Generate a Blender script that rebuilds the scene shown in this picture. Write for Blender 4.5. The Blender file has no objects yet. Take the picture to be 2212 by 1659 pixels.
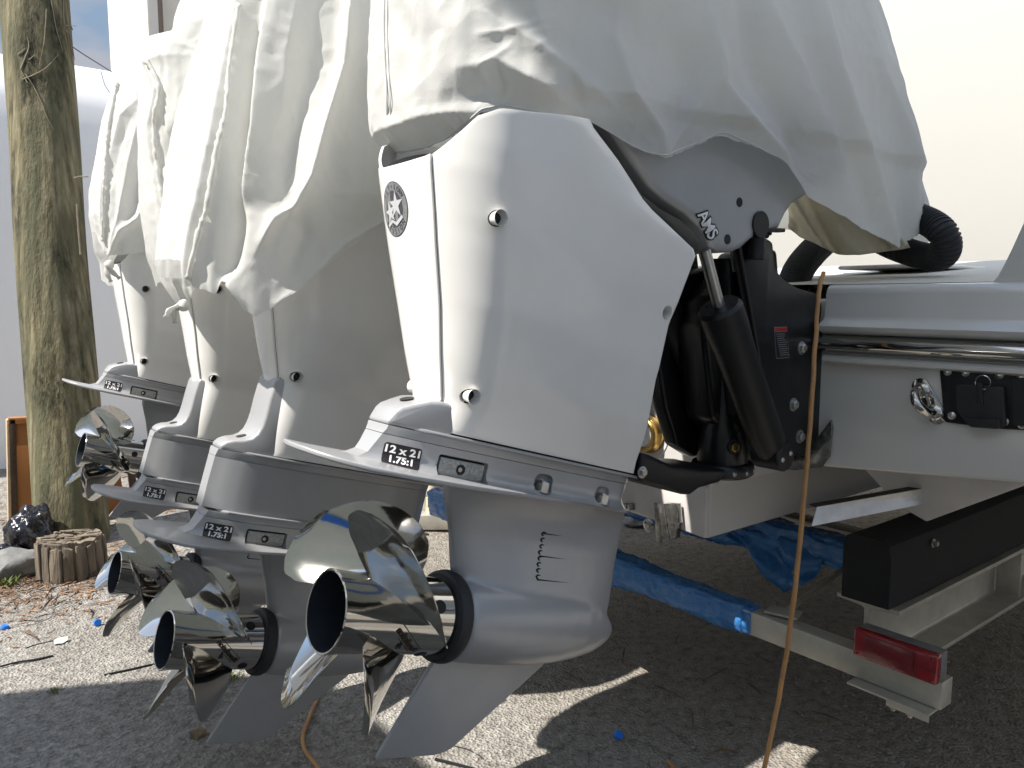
import bpy, bmesh, math, random
import numpy as np
from mathutils import Vector, Matrix, noise
from mathutils.bvhtree import BVHTree
R_ = math.radians
SC = bpy.context.scene
COL = SC.collection
# ------------------------------------------------------------------ camera
FPX, CX, CY = 1670.0, 1106.0, 829.5          # focal length and centre measured on a 2212 px wide view
YAW, PITCH = R_(37.8), R_(6.3)
CAM = np.array([0.0, 0.0, 1.4])
cd = bpy.data.cameras.new('camera'); cam = bpy.data.objects.new('camera', cd); COL.objects.link(cam)
cam.location = CAM
cam.rotation_euler = (R_(90) - PITCH, 0, -YAW)
cd.sensor_width = 36; cd.lens = FPX / 2212 * 36; cd.clip_start = 0.05; cd.clip_end = 500
SC.camera = cam
# ------------------------------------------------------------------ world, sun, exposure
SUN_EL, SUN_AZ = 55.0, 11.0                  # azimuth measured from -X towards +Y
SUN = Vector((-math.cos(R_(SUN_EL))*math.cos(R_(SUN_AZ)), math.cos(R_(SUN_EL))*math.sin(R_(SUN_AZ)), math.sin(R_(SUN_EL))))
W = bpy.data.worlds.new('World'); SC.world = W; W.use_nodes = True
nt = W.node_tree; nt.nodes.clear()
wo = nt.nodes.new('ShaderNodeOutputWorld'); bg = nt.nodes.new('ShaderNodeBackground')
sky = nt.nodes.new('ShaderNodeTexSky'); sky.sky_type = 'NISHITA'; sky.sun_disc = False
sky.sun_elevation = R_(SUN_EL); sky.sun_rotation = math.atan2(SUN.x, SUN.y)
sky.dust_density = .4; sky.ozone_density = 1.5
tc = nt.nodes.new('ShaderNodeTexCoord')
mp = nt.nodes.new('ShaderNodeMapping'); mp.inputs['Scale'].default_value = (1, 1, 2.6)
cn = nt.nodes.new('ShaderNodeTexNoise'); cn.inputs['Scale'].default_value = 2.6; cn.inputs['Detail'].default_value = 9; cn.inputs['Roughness'].default_value = .58
cr = nt.nodes.new('ShaderNodeValToRGB'); cr.color_ramp.elements[0].position = .47; cr.color_ramp.elements[1].position = .74
cm = nt.nodes.new('ShaderNodeMixRGB'); cm.inputs[2].default_value = (2.7, 2.68, 2.7, 1)
nt.links.new(tc.outputs['Generated'], mp.inputs[0]); nt.links.new(mp.outputs[0], cn.inputs[0]); nt.links.new(cn.outputs[0], cr.inputs[0])
wb = nt.nodes.new('ShaderNodeMixRGB'); wb.blend_type = 'MULTIPLY'; wb.inputs[0].default_value = 1; wb.inputs[2].default_value = (1, .93, .82, 1)
nt.links.new(sky.outputs[0], wb.inputs[1]); nt.links.new(cr.outputs[0], cm.inputs[0]); nt.links.new(wb.outputs[0], cm.inputs[1]); lo_n = nt.nodes.new('ShaderNodeTexNoise'); lo_n.inputs['Scale'].default_value = 5.5; lo_n.inputs['Detail'].default_value = 8; nt.links.new(mp.outputs[0], lo_n.inputs[0])
lo_r = nt.nodes.new('ShaderNodeValToRGB'); lo_r.color_ramp.elements[0].position = .42; lo_r.color_ramp.elements[1].position = .62
lo_r.color_ramp.elements[0].color = (.62, .82, 1.0, 1); lo_r.color_ramp.elements[1].color = (1, 1, 1, 1); nt.links.new(lo_n.outputs[0], lo_r.inputs[0])
lo_s = nt.nodes.new('ShaderNodeMixRGB'); lo_s.blend_type = 'MULTIPLY'; lo_s.inputs[0].default_value = 1; lo_s.inputs[2].default_value = (1.3, 1.36, 1.55, 1); nt.links.new(lo_r.outputs[0], lo_s.inputs[1])
sx_ = nt.nodes.new('ShaderNodeSeparateXYZ'); nt.links.new(tc.outputs['Generated'], sx_.inputs[0])
lo_m = nt.nodes.new('ShaderNodeMapRange'); lo_m.interpolation_type = 'SMOOTHSTEP'; lo_m.inputs[1].default_value = .62; lo_m.inputs[2].default_value = .36; nt.links.new(sx_.outputs[2], lo_m.inputs[0])
cm2 = nt.nodes.new('ShaderNodeMixRGB'); nt.links.new(lo_m.outputs[0], cm2.inputs[0]); nt.links.new(cm.outputs[0], cm2.inputs[1]); nt.links.new(lo_s.outputs[0], cm2.inputs[2])
nt.links.new(cm2.outputs[0], bg.inputs[0])
bg.inputs[1].default_value = 0.12
nt.links.new(bg.outputs[0], wo.inputs[0])
sd = bpy.data.lights.new('sun', 'SUN'); sd.energy = 3.05; sd.angle = R_(.53); sd.color = (1, .955, .89)
so = bpy.data.objects.new('sun', sd); COL.objects.link(so); so.location = SUN * 30
so.rotation_euler = SUN.to_track_quat('Z', 'Y').to_euler()
SC.view_settings.view_transform = 'Standard'; SC.view_settings.look = 'None'
SC.view_settings.exposure = 1.6; SC.view_settings.gamma = 1; SC.view_settings.use_curve_mapping = False
SC.cycles.use_denoising = True
SC.cycles.max_bounces = 14; SC.cycles.diffuse_bounces = 10; SC.cycles.glossy_bounces = 5
# ------------------------------------------------------------------ measuring helpers
fh = np.array([math.sin(YAW), math.cos(YAW), 0]); RT = np.array([math.cos(YAW), -math.sin(YAW), 0]); ZZ = np.array([0, 0, 1.])
FW = fh*math.cos(PITCH) - ZZ*math.sin(PITCH); UP = fh*math.sin(PITCH) + ZZ*math.cos(PITCH)
def ray(x, y): return FW + (x-CX)/FPX*RT - (y-CY)/FPX*UP
def onZ(x, y, h=0.0):
    d = ray(x, y); return CAM + (h-CAM[2])/d[2]*d
def onX(x, y, X):
    d = ray(x, y); return CAM + (X-CAM[0])/d[0]*d
def onY(x, y, Y):
    d = ray(x, y); return CAM + (Y-CAM[1])/d[1]*d
def depth(x, y, z): return CAM + z*ray(x, y)
def projpx(P):
    d = P - CAM; z = d@FW; return CX+FPX*(d@RT)/z, CY-FPX*(d@UP)/z
TR = R_(16.5)                                # every motor is trimmed out by this much
UU = np.array([math.cos(TR), 0, -math.sin(TR)]); WW = np.array([math.sin(TR), 0, math.cos(TR)])
P1 = depth(703, 1320, 1.173); P2 = depth(354, 1382, 1.685); P3 = depth(247, 1237, 2.285); P4 = depth(175, 971, 2.85)
def L(x, y, v, P=P1):                        # pixel -> (u, w) in the motor's own side plane v
    Q = onY(x, y, P[1]+v) - P
    return (float(Q@UU), float(Q@WW))
def toloc(Q, P=P1):
    Q = np.asarray(Q) - P
    return np.stack([Q@UU, Q[..., 1], Q@WW], -1)
# ------------------------------------------------------------------ materials
MATS = {}
def mat(name, col, rough=.5, metal=0., coat=0., noise_amt=0., nscale=20., bump=0., bscale=60., col2=None, spec=.5, trans=0., detail=6, obj=True, dist=.01, stretch=None):
    if name in MATS: return MATS[name]
    m = bpy.data.materials.new(name); m.use_nodes = True; t = m.node_tree; b = t.nodes['Principled BSDF']
    c = (*col, 1) if len(col) == 3 else col
    b.inputs['Base Color'].default_value = c; b.inputs['Roughness'].default_value = rough; b.inputs['Metallic'].default_value = metal
    b.inputs['Coat Weight'].default_value = coat; b.inputs['Coat Roughness'].default_value = .06; b.inputs['Specular IOR Level'].default_value = spec
    co = t.nodes.new('ShaderNodeTexCoord'); vec = co.outputs['Object' if obj else 'Generated']
    if stretch:
        mm = t.nodes.new('ShaderNodeMapping'); mm.inputs['Scale'].default_value = stretch; t.links.new(vec, mm.inputs[0]); vec = mm.outputs[0]
    if noise_amt > 0 or col2:
        n = t.nodes.new('ShaderNodeTexNoise'); n.inputs['Scale'].default_value = nscale; n.inputs['Detail'].default_value = detail; n.inputs['Roughness'].default_value = .62
        t.links.new(vec, n.inputs[0])
        r = t.nodes.new('ShaderNodeValToRGB'); r.color_ramp.elements[0].position = .34; r.color_ramp.elements[1].position = .66
        r.color_ramp.elements[0].color = (*(col2 or [x*(1-noise_amt) for x in col[:3]]), 1); r.color_ramp.elements[1].color = c
        t.links.new(n.outputs[0], r.inputs[0]); t.links.new(r.outputs[0], b.inputs['Base Color'])
        rr = t.nodes.new('ShaderNodeMapRange'); rr.inputs[3].default_value = min(1, rough*1.25+.02); rr.inputs[4].default_value = rough*.85
        t.links.new(n.outputs[0], rr.inputs[0]); t.links.new(rr.outputs[0], b.inputs['Roughness'])
    if bump > 0:
        n2 = t.nodes.new('ShaderNodeTexNoise'); n2.inputs['Scale'].default_value = bscale; n2.inputs['Detail'].default_value = 5
        t.links.new(vec, n2.inputs[0])
        bp = t.nodes.new('ShaderNodeBump'); bp.inputs['Strength'].default_value = bump; bp.inputs['Distance'].default_value = dist
        t.links.new(n2.outputs[0], bp.inputs['Height']); t.links.new(bp.outputs[0], b.inputs['Normal'])
    if trans > 0:
        tr = t.nodes.new('ShaderNodeBsdfTranslucent'); tr.inputs[0].default_value = c
        mx = t.nodes.new('ShaderNodeMixShader'); mx.inputs[0].default_value = trans
        out = t.nodes['Material Output']
        t.links.new(b.outputs[0], mx.inputs[1]); t.links.new(tr.outputs[0], mx.inputs[2]); t.links.new(mx.outputs[0], out.inputs[0])
        if bump > 0: t.links.new(bp.outputs[0], tr.inputs['Normal'])
    MATS[name] = m; return m
M_WHITE = mat('white_gelcoat', (.83, .81, .775), .22, coat=.6, noise_amt=.07, nscale=4, detail=9)
M_GREY = mat('silver_grey_paint', (.365, .365, .37), .34, metal=.25, coat=.25, noise_amt=.07, nscale=9, bump=.05, bscale=700, dist=.001)
M_GREYD = mat('apron_grey_paint', (.42, .43, .44), .34, metal=.3, coat=.2, noise_amt=.08, nscale=9, bump=.04, bscale=600, dist=.001)
M_CHROME = mat('polished_stainless', (.56, .545, .515), .06, metal=1, noise_amt=.14, nscale=7, bump=.025, bscale=16, dist=.01)
M_STEEL = mat('brushed_steel', (.55, .54, .52), .28, metal=1, noise_amt=.2, nscale=30)
M_STEEL2 = mat('mottled_stainless_plate', (.36, .35, .33), .22, metal=.9, col2=(.16, .15, .13), nscale=55, bump=.5, bscale=60, dist=.004)
M_ANODE = mat('cast_anode_metal', (.42, .42, .40), .55, metal=.5, col2=(.26, .26, .25), nscale=160, bump=.4, bscale=300, dist=.001)
M_BLACK = mat('black_satin_plastic', (.010, .010, .011), .42, spec=.35)
M_BLKGL = mat('black_gloss_paint', (.008, .008, .009), .32, coat=.12, spec=.35, noise_amt=.3, nscale=12)
M_RUB = mat('black_rubber', (.018, .018, .02), .6, bump=.2, bscale=200, dist=.001)
M_HOLE = mat('dark_recess', (.008, .009, .01), .7)
M_INNER = mat('hub_inner_surface', (.035, .042, .055), .5, metal=.4, noise_amt=.4, nscale=25)
M_CLOTH = mat('white_cover_cloth', (.77, .765, .735), .85, noise_amt=.05, nscale=7, bump=.22, bscale=420, trans=.40, dist=.002, spec=.2)
M_CLOTH3 = mat('lit_cover_cloth', (.84, .80, .68), .85, noise_amt=.12, nscale=9, bump=.3, bscale=120, trans=.5, dist=.002, spec=.2)  # cover cloth tinted beige for the sun coming through it
M_TRIM = mat('seam_thread', (.62, .62, .60), .8)
M_HULL = mat('boat_gelcoat', (.60, .585, .56), .16, coat=.5, noise_amt=.05, nscale=3)
M_HULL2 = mat('boat_bottom_paint', (.62, .585, .565), .42, noise_amt=.15, nscale=6, bump=.05, bscale=60)
M_DECK = mat('nonslip_deck', (.60, .58, .52), .7, bump=.6, bscale=350, dist=.002)
M_BRASS = mat('aged_brass', (.55, .36, .12), .3, metal=1, noise_amt=.4, nscale=50)
M_BRONZE = mat('engraved_dark', (.03, .018, .008), .4)
M_TXTW = mat('white_print', (.78, .78, .78), .5)
M_TXTG = mat('faded_grey_print', (.28, .29, .30), .5)
M_LABEL = mat('black_decal', (.018, .012, .014), .3, noise_amt=.4, nscale=300)
M_RED = mat('red_print', (.35, .02, .015), .4)
M_BADGE = mat('badge_grey', (.22, .22, .23), .3, noise_amt=.25, nscale=90)
M_BADGED = mat('badge_dark', (.055, .055, .06), .3)
M_BADGEL = mat('badge_light', (.50, .50, .51), .3)
M_CORD = mat('tan_orange_rope', (.50, .27, .10), .65, col2=(.36, .19, .09), nscale=14, bump=.3, bscale=300, dist=.001)
M_ALU = mat('dull_aluminium', (.50, .48, .42), .42, metal=.45, col2=(.38, .365, .32), nscale=11, bump=.12, bscale=90, dist=.002)
M_TAPE = mat('blue_plastic_wrap', (.03, .16, .44), .25, coat=.4, col2=(.05, .23, .55), nscale=9, bump=.9, bscale=38, dist=.01, trans=.15)
M_CARPET = mat('black_bunk_carpet', (.010, .010, .011), .9, bump=.5, bscale=300, dist=.003)
M_LENS = mat('red_lens', (.24, .006, .013), .18, coat=.6, noise_amt=.3, nscale=30)
M_LENSD = mat('dark_red_lens', (.13, .006, .01), .2, coat=.5, bump=.5, bscale=130, dist=.002)
M_LAMPG = mat('grey_lamp_housing', (.16, .17, .17), .5, noise_amt=.3, nscale=40)
M_CAP = mat('blue_plastic_cap', (.02, .18, .70), .35)
M_WALL = mat('white_building_paint', (.90, .89, .88), .45, noise_amt=.06, nscale=.7)
M_FARW = mat('white_far_hull', (.46, .45, .415), .4, noise_amt=.05, nscale=.5)
M_CREAM = mat('cream_render', (.62, .58, .50), .7, noise_amt=.1, nscale=2)
M_BAG = mat('black_bin_bag', (.012, .012, .016), .18, coat=.3, bump=.8, bscale=22, dist=.02)
M_ROCK = mat('grey_stone', (.20, .20, .19), .9, noise_amt=.4, nscale=14, bump=.6, bscale=30)
M_TWIG = mat('dry_brown_twig', (.14, .085, .05), .9, noise_amt=.4, nscale=50)
M_LEAF = mat('dry_leaf_litter', (.30, .17, .08), .85, col2=(.14, .075, .04), nscale=3)
M_GREEN = mat('weed_green', (.16, .22, .05), .7, noise_amt=.4, nscale=30)
M_PAPER = mat('white_scrap', (.72, .70, .64), .7)
M_DIRT = mat('dark_gasket', (.02, .02, .022), .6)
# ------------------------------------------------------------------ mesh helpers
def link(name, me, m=None, parent=None, sharp=35, loc=None):
    o = bpy.data.objects.new(name, me); COL.objects.link(o)
    if m: 
        me.materials.clear(); me.materials.append(m)
    if sharp is not None:
        for p in me.polygons: p.use_smooth = True
        if sharp < 180: me.set_sharp_from_angle(angle=R_(sharp))
    if parent: o.parent = parent
    if loc is not None: o.location = loc
    return o
def pymesh(name, V, F, m=None, parent=None, sharp=35):
    me = bpy.data.meshes.new(name); me.from_pydata([tuple(map(float, v)) for v in V], [], F); me.update()
    return link(name, me, m, parent, sharp)
def grid(P, cu=False, cv=False, cap0=False, cap1=False):
    """P[n][m][3] -> verts, faces; cu closes the first index, cv the second; caps close the ends of the first index"""
    P = np.asarray(P, float); n, m = P.shape[:2]; V = P.reshape(-1, 3).tolist(); F = []
    for i in range(n if cu else n-1):
        i2 = (i+1) % n
        for j in range(m if cv else m-1):
            j2 = (j+1) % m
            F.append((i*m+j, i2*m+j, i2*m+j2, i*m+j2))
    if cap0: F.append(tuple(range(m)))
    if cap1: F.append(tuple(((n-1)*m+j) for j in reversed(range(m))))
    return V, F
def bm_of(V, F):
    bm = bmesh.new(); vs = [bm.verts.new(v) for v in V]
    for f in F:
        try: bm.faces.new([vs[i] for i in f])
        except ValueError: pass
    bmesh.ops.recalc_face_normals(bm, faces=bm.faces); return bm
def bm_obj(name, bm, m, parent=None, sharp=35):
    me = bpy.data.meshes.new(name); bm.to_mesh(me); bm.free(); return link(name, me, m, parent, sharp)
def bevel(bm, w, seg=2, ang=30):
    es = [e for e in bm.edges if len(e.link_faces) == 2 and e.calc_face_angle(0) > R_(ang)]
    if es and w > 0: bmesh.ops.bevel(bm, geom=es, offset=w, segments=seg, profile=.5, affect='EDGES', clamp_overlap=True)
def box_bm(c, s, rot=None, bv=0., seg=2):
    bm = bmesh.new(); bmesh.ops.create_cube(bm, size=1)
    for v in bm.verts: v.co = Vector((v.co.x*s[0], v.co.y*s[1], v.co.z*s[2]))
    bevel(bm, bv, seg)
    M = Matrix.Translation(Vector(c)) @ (rot.to_4x4() if rot else Matrix.Identity(4))
    bm.transform(M); return bm
def boxo(name, c, s, m, parent=None, rot=None, bv=.002, seg=2): return bm_obj(name, box_bm(c, s, rot, bv, seg), m, parent)
def join(bms):
    a = bms[0]
    for b in bms[1:]:
        me = bpy.data.meshes.new('tmp'); b.to_mesh(me); b.free(); a.from_mesh(me); bpy.data.meshes.remove(me)
    return a
def prism_bm(poly, a, b, axis='v', bv=0., seg=2, dome=None):
    """poly [(p,q)] extruded from a to b. axis v: (p,a,q); axis x: (a,p,q); axis z: (p,q,a)"""
    def P(p, q, h): return (p, h, q) if axis == 'v' else ((h, p, q) if axis == 'x' else (p, q, h))
    n = len(poly); V = [P(p, q, a) for p, q in poly] + [P(p, q, b) for p, q in poly]
    F = [tuple(range(n)), tuple(range(2*n-1, n-1, -1))] + [(i, i+n, (i+1) % n+n, (i+1) % n) for i in range(n)]
    bm = bm_of(V, F)
    if dome:
        caps = [f for f in bm.faces if len(f.verts) == n]
        for th, dp in dome:
            bmesh.ops.inset_region(bm, faces=caps, thickness=th, depth=dp, use_even_offset=False)
    bevel(bm, bv, seg); return bm
def prism(name, poly, a, b, m, parent=None, axis='v', bv=.002, seg=2, dome=None, sharp=35):
    return bm_obj(name, prism_bm(poly, a, b, axis, bv, seg, dome), m, parent, sharp)
def frames(path):
    P = [Vector(p) for p in path]; T = []
    for i in range(len(P)):
        T.append(((P[min(i+1, len(P)-1)] - P[max(i-1, 0)]).normalized()))
    n = T[0].orthogonal().normalized(); N = []
    for i in range(len(P)):
        n = (n - T[i]*n.dot(T[i])).normalized(); N.append(n)
    return P, T, N
def tube_bm(path, r, seg=12, caps=True, flat=1.):
    P, T, N = frames(path); rs = r if hasattr(r, '__len__') else [r]*len(P)
    G = []
    for p, t, n, rr in zip(P, T, N, rs):
        b = t.cross(n); G.append([p + (n*math.cos(a)*flat + b*math.sin(a))*rr for a in [2*math.pi*k/seg for k in range(seg)]])
    V, F = grid(G, cv=True, cap0=caps, cap1=caps); return bm_of(V, F)
def tube(name, path, r, m, parent=None, seg=12, caps=True, sharp=40, flat=1.): return bm_obj(name, tube_bm(path, r, seg, caps, flat), m, parent, sharp)
def spline(pts, n=40):
    pts = [Vector(p) for p in pts]; out = []; k = len(pts)-1
    for i in range(n+1):
        t = i/n*k; j = min(int(t), k-1); t -= j
        a, b, c, d = pts[max(j-1, 0)], pts[j], pts[j+1], pts[min(j+2, k)]
        out.append(.5*((2*b)+(c-a)*t+(2*a-5*b+4*c-d)*t*t+(3*b-3*c+d-a)*t**3))
    return out
def lathe_bm(prof, o, ax, seg=32, caps=(True, True)):
    o = Vector(o); ax = Vector(ax).normalized(); n = ax.orthogonal().normalized(); b = ax.cross(n)
    G = [[o + ax*h + (n*math.cos(2*math.pi*k/seg)+b*math.sin(2*math.pi*k/seg))*max(r, 1e-5) for k in range(seg)] for h, r in prof]
    V, F = grid(G, cv=True, cap0=caps[0], cap1=caps[1]); return bm_of(V, F)
def lathe(name, prof, o, ax, m, parent=None, seg=32, caps=(True, True), sharp=35): return bm_obj(name, lathe_bm(prof, o, ax, seg, caps), m, parent, sharp)
def hexbolt(name, o, ax, r, h, m, parent=None, washer=True):
    bms = [lathe_bm([(0, r), (h*.8, r), (h, r*.82)], o, ax, 6)]
    if washer: bms.append(lathe_bm([(-.001, r*1.45), (h*.18, r*1.45)], o, ax, 20))
    return bm_obj(name, join(bms), m, parent, 25)
def screw(name, o, ax, r, m, parent=None):
    bms = [lathe_bm([(-.002, r), (.0012, r), (.003, r*.55), (.0033, r*.5), (.0012, r*.36)], o, ax, 20)]
    return bm_obj(name, join(bms), m, parent, 30)
def evalmesh(bm, mods, name):
    me = bpy.data.meshes.new(name); bm.to_mesh(me); bm.free(); o = bpy.data.objects.new('tmp_build', me); COL.objects.link(o)
    extra = mods(o) or []
    dg = bpy.context.evaluated_depsgraph_get(); dg.update()
    res = bpy.data.meshes.new_from_object(o.evaluated_get(dg)); res.name = name
    bpy.data.objects.remove(o)
    for e in extra: bpy.data.objects.remove(e)
    return res
def text_verts(body, size, fn, bold=.0, shear=0., spacing=1.):
    """flat text -> verts mapped by fn(x, y), centred; returns (V,F)"""
    c = bpy.data.curves.new('t', 'FONT'); c.body = body; c.size = size; c.align_x = 'CENTER'; c.align_y = 'CENTER'; c.offset = bold; c.shear = shear; c.space_character = spacing; c.resolution_u = 3
    o = bpy.data.objects.new('t', c); COL.objects.link(o)
    dg = bpy.context.evaluated_depsgraph_get(); dg.update(); me = bpy.data.meshes.new_from_object(o.evaluated_get(dg))
    V = [fn(v.co.x, v.co.y) for v in me.vertices]; F = [tuple(p.vertices) for p in me.polygons]
    bpy.data.objects.remove(o); bpy.data.meshes.remove(me); bpy.data.curves.remove(c); return V, F
def thing(name, label, cat, loc=(0, 0, 0), rot=(0, 0, 0), group=None):
    o = bpy.data.objects.new(name, None); COL.objects.link(o); o.location = loc; o.rotation_euler = rot; o.empty_display_size = .1
    return tag(o, label, cat, group)
def tag(o, label, cat, group=None):
    o['label'] = label; o['category'] = cat
    if group: o['group'] = group
    return o
def struct(o): o['kind'] = 'structure'; return o
def stuff(o): o['kind'] = 'stuff'; return o
def interp(x, pts):
    xs = [p[0] for p in pts]; ys = [p[1] for p in pts]; return np.interp(x, xs, ys)
def bvh_world(objs, P=None):
    V = []; F = []
    for o in objs:
        b = len(V); vs = [v.co for v in o.data.vertices]
        for c in vs: V.append(tuple(P + c.x*UU + np.array([0, c.y, 0]) + c.z*WW) if P is not None else tuple(c))
        F += [tuple(i+b for i in p.vertices) for p in o.data.polygons]
    return BVHTree.FromPolygons(V, F)
def cast(tree, x, y):
    d = Vector(ray(x, y)).normalized(); h = tree.ray_cast(Vector(CAM), d)
    if h[0] is None: return None
    n = h[1] if h[1].dot(d) < 0 else -h[1]; return h[0], n
def crumple(m):
    t = m.node_tree; b = t.nodes['Principled BSDF']; bp0 = b.inputs['Normal'].links[0].from_node
    co = t.nodes.new('ShaderNodeTexCoord'); n = t.nodes.new('ShaderNodeTexNoise'); n.inputs['Scale'].default_value = 5; n.inputs['Detail'].default_value = 3; t.links.new(co.outputs['Object'], n.inputs[0])
    mx = t.nodes.new('ShaderNodeMixRGB'); mx.inputs[0].default_value = .22; t.links.new(co.outputs['Object'], mx.inputs[1]); t.links.new(n.outputs['Color'], mx.inputs[2])
    prev = None
    for sc, st in ((9, .55), (23, .35)):
        v = t.nodes.new('ShaderNodeTexVoronoi'); v.feature = 'F1'; v.distance = 'EUCLIDEAN'; v.inputs['Scale'].default_value = sc; t.links.new(mx.outputs[0], v.inputs[0])
        bp = t.nodes.new('ShaderNodeBump'); bp.inputs['Strength'].default_value = st; bp.inputs['Distance'].default_value = .035/sc*2; t.links.new(v.outputs['Distance'], bp.inputs['Height'])
        if prev: t.links.new(prev.outputs[0], bp.inputs['Normal'])
        prev = bp
    t.links.new(prev.outputs[0], bp0.inputs['Normal'])
crumple(M_CLOTH)
rnd = random.Random(7)
# ================================================================== OUTBOARD MOTOR (built in its own axes: u forward, v sideways, w up)
class LT:                                   # ray casting onto the local geometry
    def __init__(s, objs): s.t = bvh_world(objs)
    def px(s, x, y):
        d = ray(x, y); d = d/np.linalg.norm(d); dl = Vector((d@UU, d[1], d@WW)); h = s.t.ray_cast(Vector(toloc(CAM)), dl)
        n = h[1] if h[1].dot(dl) < 0 else -h[1]; return h[0], n
    def wrap(s, Q, N, right, V2, off=.0006):
        r = (right - N*right.dot(N)).normalized(); u = N.cross(r); out = []
        for x, y in V2:
            p = Q + r*x + u*y + N*.04; h = s.t.ray_cast(p, -N, .09)
            out.append((h[0] + N*off) if h[0] is not None else p - N*.04)
        return out
def rrect(w, h, r, n=5, sub=6):
    P = []
    for cx, cy, a0 in ((w/2-r, h/2-r, 0), (-w/2+r, h/2-r, 90), (-w/2+r, -h/2+r, 180), (w/2-r, -h/2+r, 270)):
        for k in range(n+1): P.append((cx+r*math.cos(R_(a0+90*k/n)), cy+r*math.sin(R_(a0+90*k/n))))
    return P
def refine(V, F, ml=.006):
    bm = bmesh.new(); vs = [bm.verts.new((v[0], v[1], 0)) for v in V]
    for f in F:
        try: bm.faces.new([vs[i] for i in f])
        except ValueError: pass
    bmesh.ops.triangulate(bm, faces=bm.faces[:])
    for _ in range(5):
        es = [e for e in bm.edges if e.calc_length() > ml]
        if not es: break
        bmesh.ops.subdivide_edges(bm, edges=es, cuts=1); bmesh.ops.triangulate(bm, faces=[f for f in bm.faces if len(f.verts) > 3])
    bm.verts.index_update(); V = [(v.co.x, v.co.y) for v in bm.verts]; F = [tuple(v.index for v in f.verts) for f in bm.faces]; bm.free(); return V, F
def flat_decal(name, lt, hit, right, polys, m, parent, off=.0006, sub=0):
    Q, N = hit; V = []; F = []
    for P in polys:
        b = len(V); V += P; F.append(tuple(range(b, b+len(P))))
    V, F = refine(V, F)
    return pymesh(name, lt.wrap(Q, N, right, V, off), F, m, parent, None)
def text_decal(name, lt, hit, right, body, size, m, parent, off=.001, dx=0, dy=0, rot=0, bold=.0, shear=0, spacing=1., sxx=1.):
    Q, N = hit; ca, sa = math.cos(rot), math.sin(rot)
    V, F = text_verts(body, size, lambda x, y: (dx+x*sxx*ca-y*sa, dy+x*sxx*sa+y*ca), bold, shear, spacing)
    V, F = refine(V, F, .004)
    return V, F, lt.wrap(Q, N, right, V, off)
HW = [(-.02, .018), (.0, .023), (.015, .030), (.03, .038), (.06, .049), (.10, .0565), (.15, .0605), (.2, .064), (.45, .064), (.53, .052), (.56, .03), (.565, .008)]
def plan_loop(u0, u1, pts=HW, n=40, extra=0., shift=0.):
    us = [u0 + (u1-u0)*(.5-.5*math.cos(math.pi*k/n)) for k in range(n+1)]
    hw = [interp(u, pts)+extra for u in us]
    return [(u+shift, -h) for u, h in zip(us, hw)] + [(u+shift, h) for u, h in zip(reversed(us), reversed(hw))]
def plan_loft(levels, pts=HW):               # levels: (w, u0, u1, extra)
    G = [[(u, v, w) for u, v in plan_loop(u0, u1, pts, extra=e)] for w, u0, u1, e in levels]
    V, F = grid(G, cv=True, cap0=True, cap1=True); return bm_of(V, F)
def gearcase_mesh():
    G = []
    for w in np.linspace(-.03, .236, 30):
        te = interp(w, [(-.03, .23), (.06, .225), (.085, .212), (.145, .19), (.205, .162), (.24, .155)])
        le = interp(w, [(-.03, .60), (.03, .615), (.10, .612), (.24, .607)])
        T = interp(w, [(-.03, .130), (.04, .120), (.075, .100), (.11, .080), (.15, .064), (.19, .068), (.215, .086), (.24, .115)])
        xs = [(.5-.5*math.cos(math.pi*k/26)) for k in range(27)]
        loop = []
        for x in xs:
            t = T*.5*min(1, (math.sin(math.pi*min(1, max(x, 0)**.9))**.55))*.96 + .0035*(1-x)*(x < .999)
            loop.append((te+(le-te)*x, t))
        G.append([(u, -t, w) for u, t in loop] + [(u, t, w) for u, t in reversed(loop[1:-1])])
    V, F = grid(G, cv=True, cap0=True, cap1=True); a = bm_of(V, F)
    prof = [(.228, .070), (.235, .073), (.28, .0765), (.34, .079), (.40, .0795), (.46, .0765), (.51, .069), (.555, .056), (.59, .041), (.615, .027), (.632, .014), (.638, .003)]
    b = lathe_bm(prof, (0, 0, 0), (1, 0, 0), 48)
    for v in b.verts:
        if v.co.x > .5: v.co.z += -.10*(v.co.x-.5)
    bm = join([a, b])
    def mods(o):
        m = o.modifiers.new('r', 'REMESH'); m.mode = 'VOXEL'; m.voxel_size = .0034
        s = o.modifiers.new('s', 'SMOOTH'); s.factor = .5; s.iterations = 34
    return evalmesh(bm, mods, 'gearcase')
def hfun(w): return interp(w, [(.29, .068), (.33, .082), (.40, .108), (.5, .136), (.62, .158), (.72, .170), (.84, .176)])
UA = [(.29, .088), (.353, .084), (.42, .054), (.489, .026), (.58, -.014), (.683, -.056), (.80, -.09)]
UF = []
for x_, y_, h_ in ((1370, 1032, .07), (1378, 1000, .082), (1395, 950, .098), (1420, 820, .13), (1450, 700, .152), (1508, 545, .168), (1400, 440, .172), (1340, 345, .174), (1278, 262, .176)):
    u_, w_ = L(x_, y_, -h_); UF.append((w_, u_))
UF.sort()
TOPL = [(-.14, .672), (-.085, .676), (-.062, .684), (-.050, .694), (-.040, .722), (-.028, .752), (-.005, .770), (.03, .780), (.163, .826), (.25, .84)]
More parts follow.
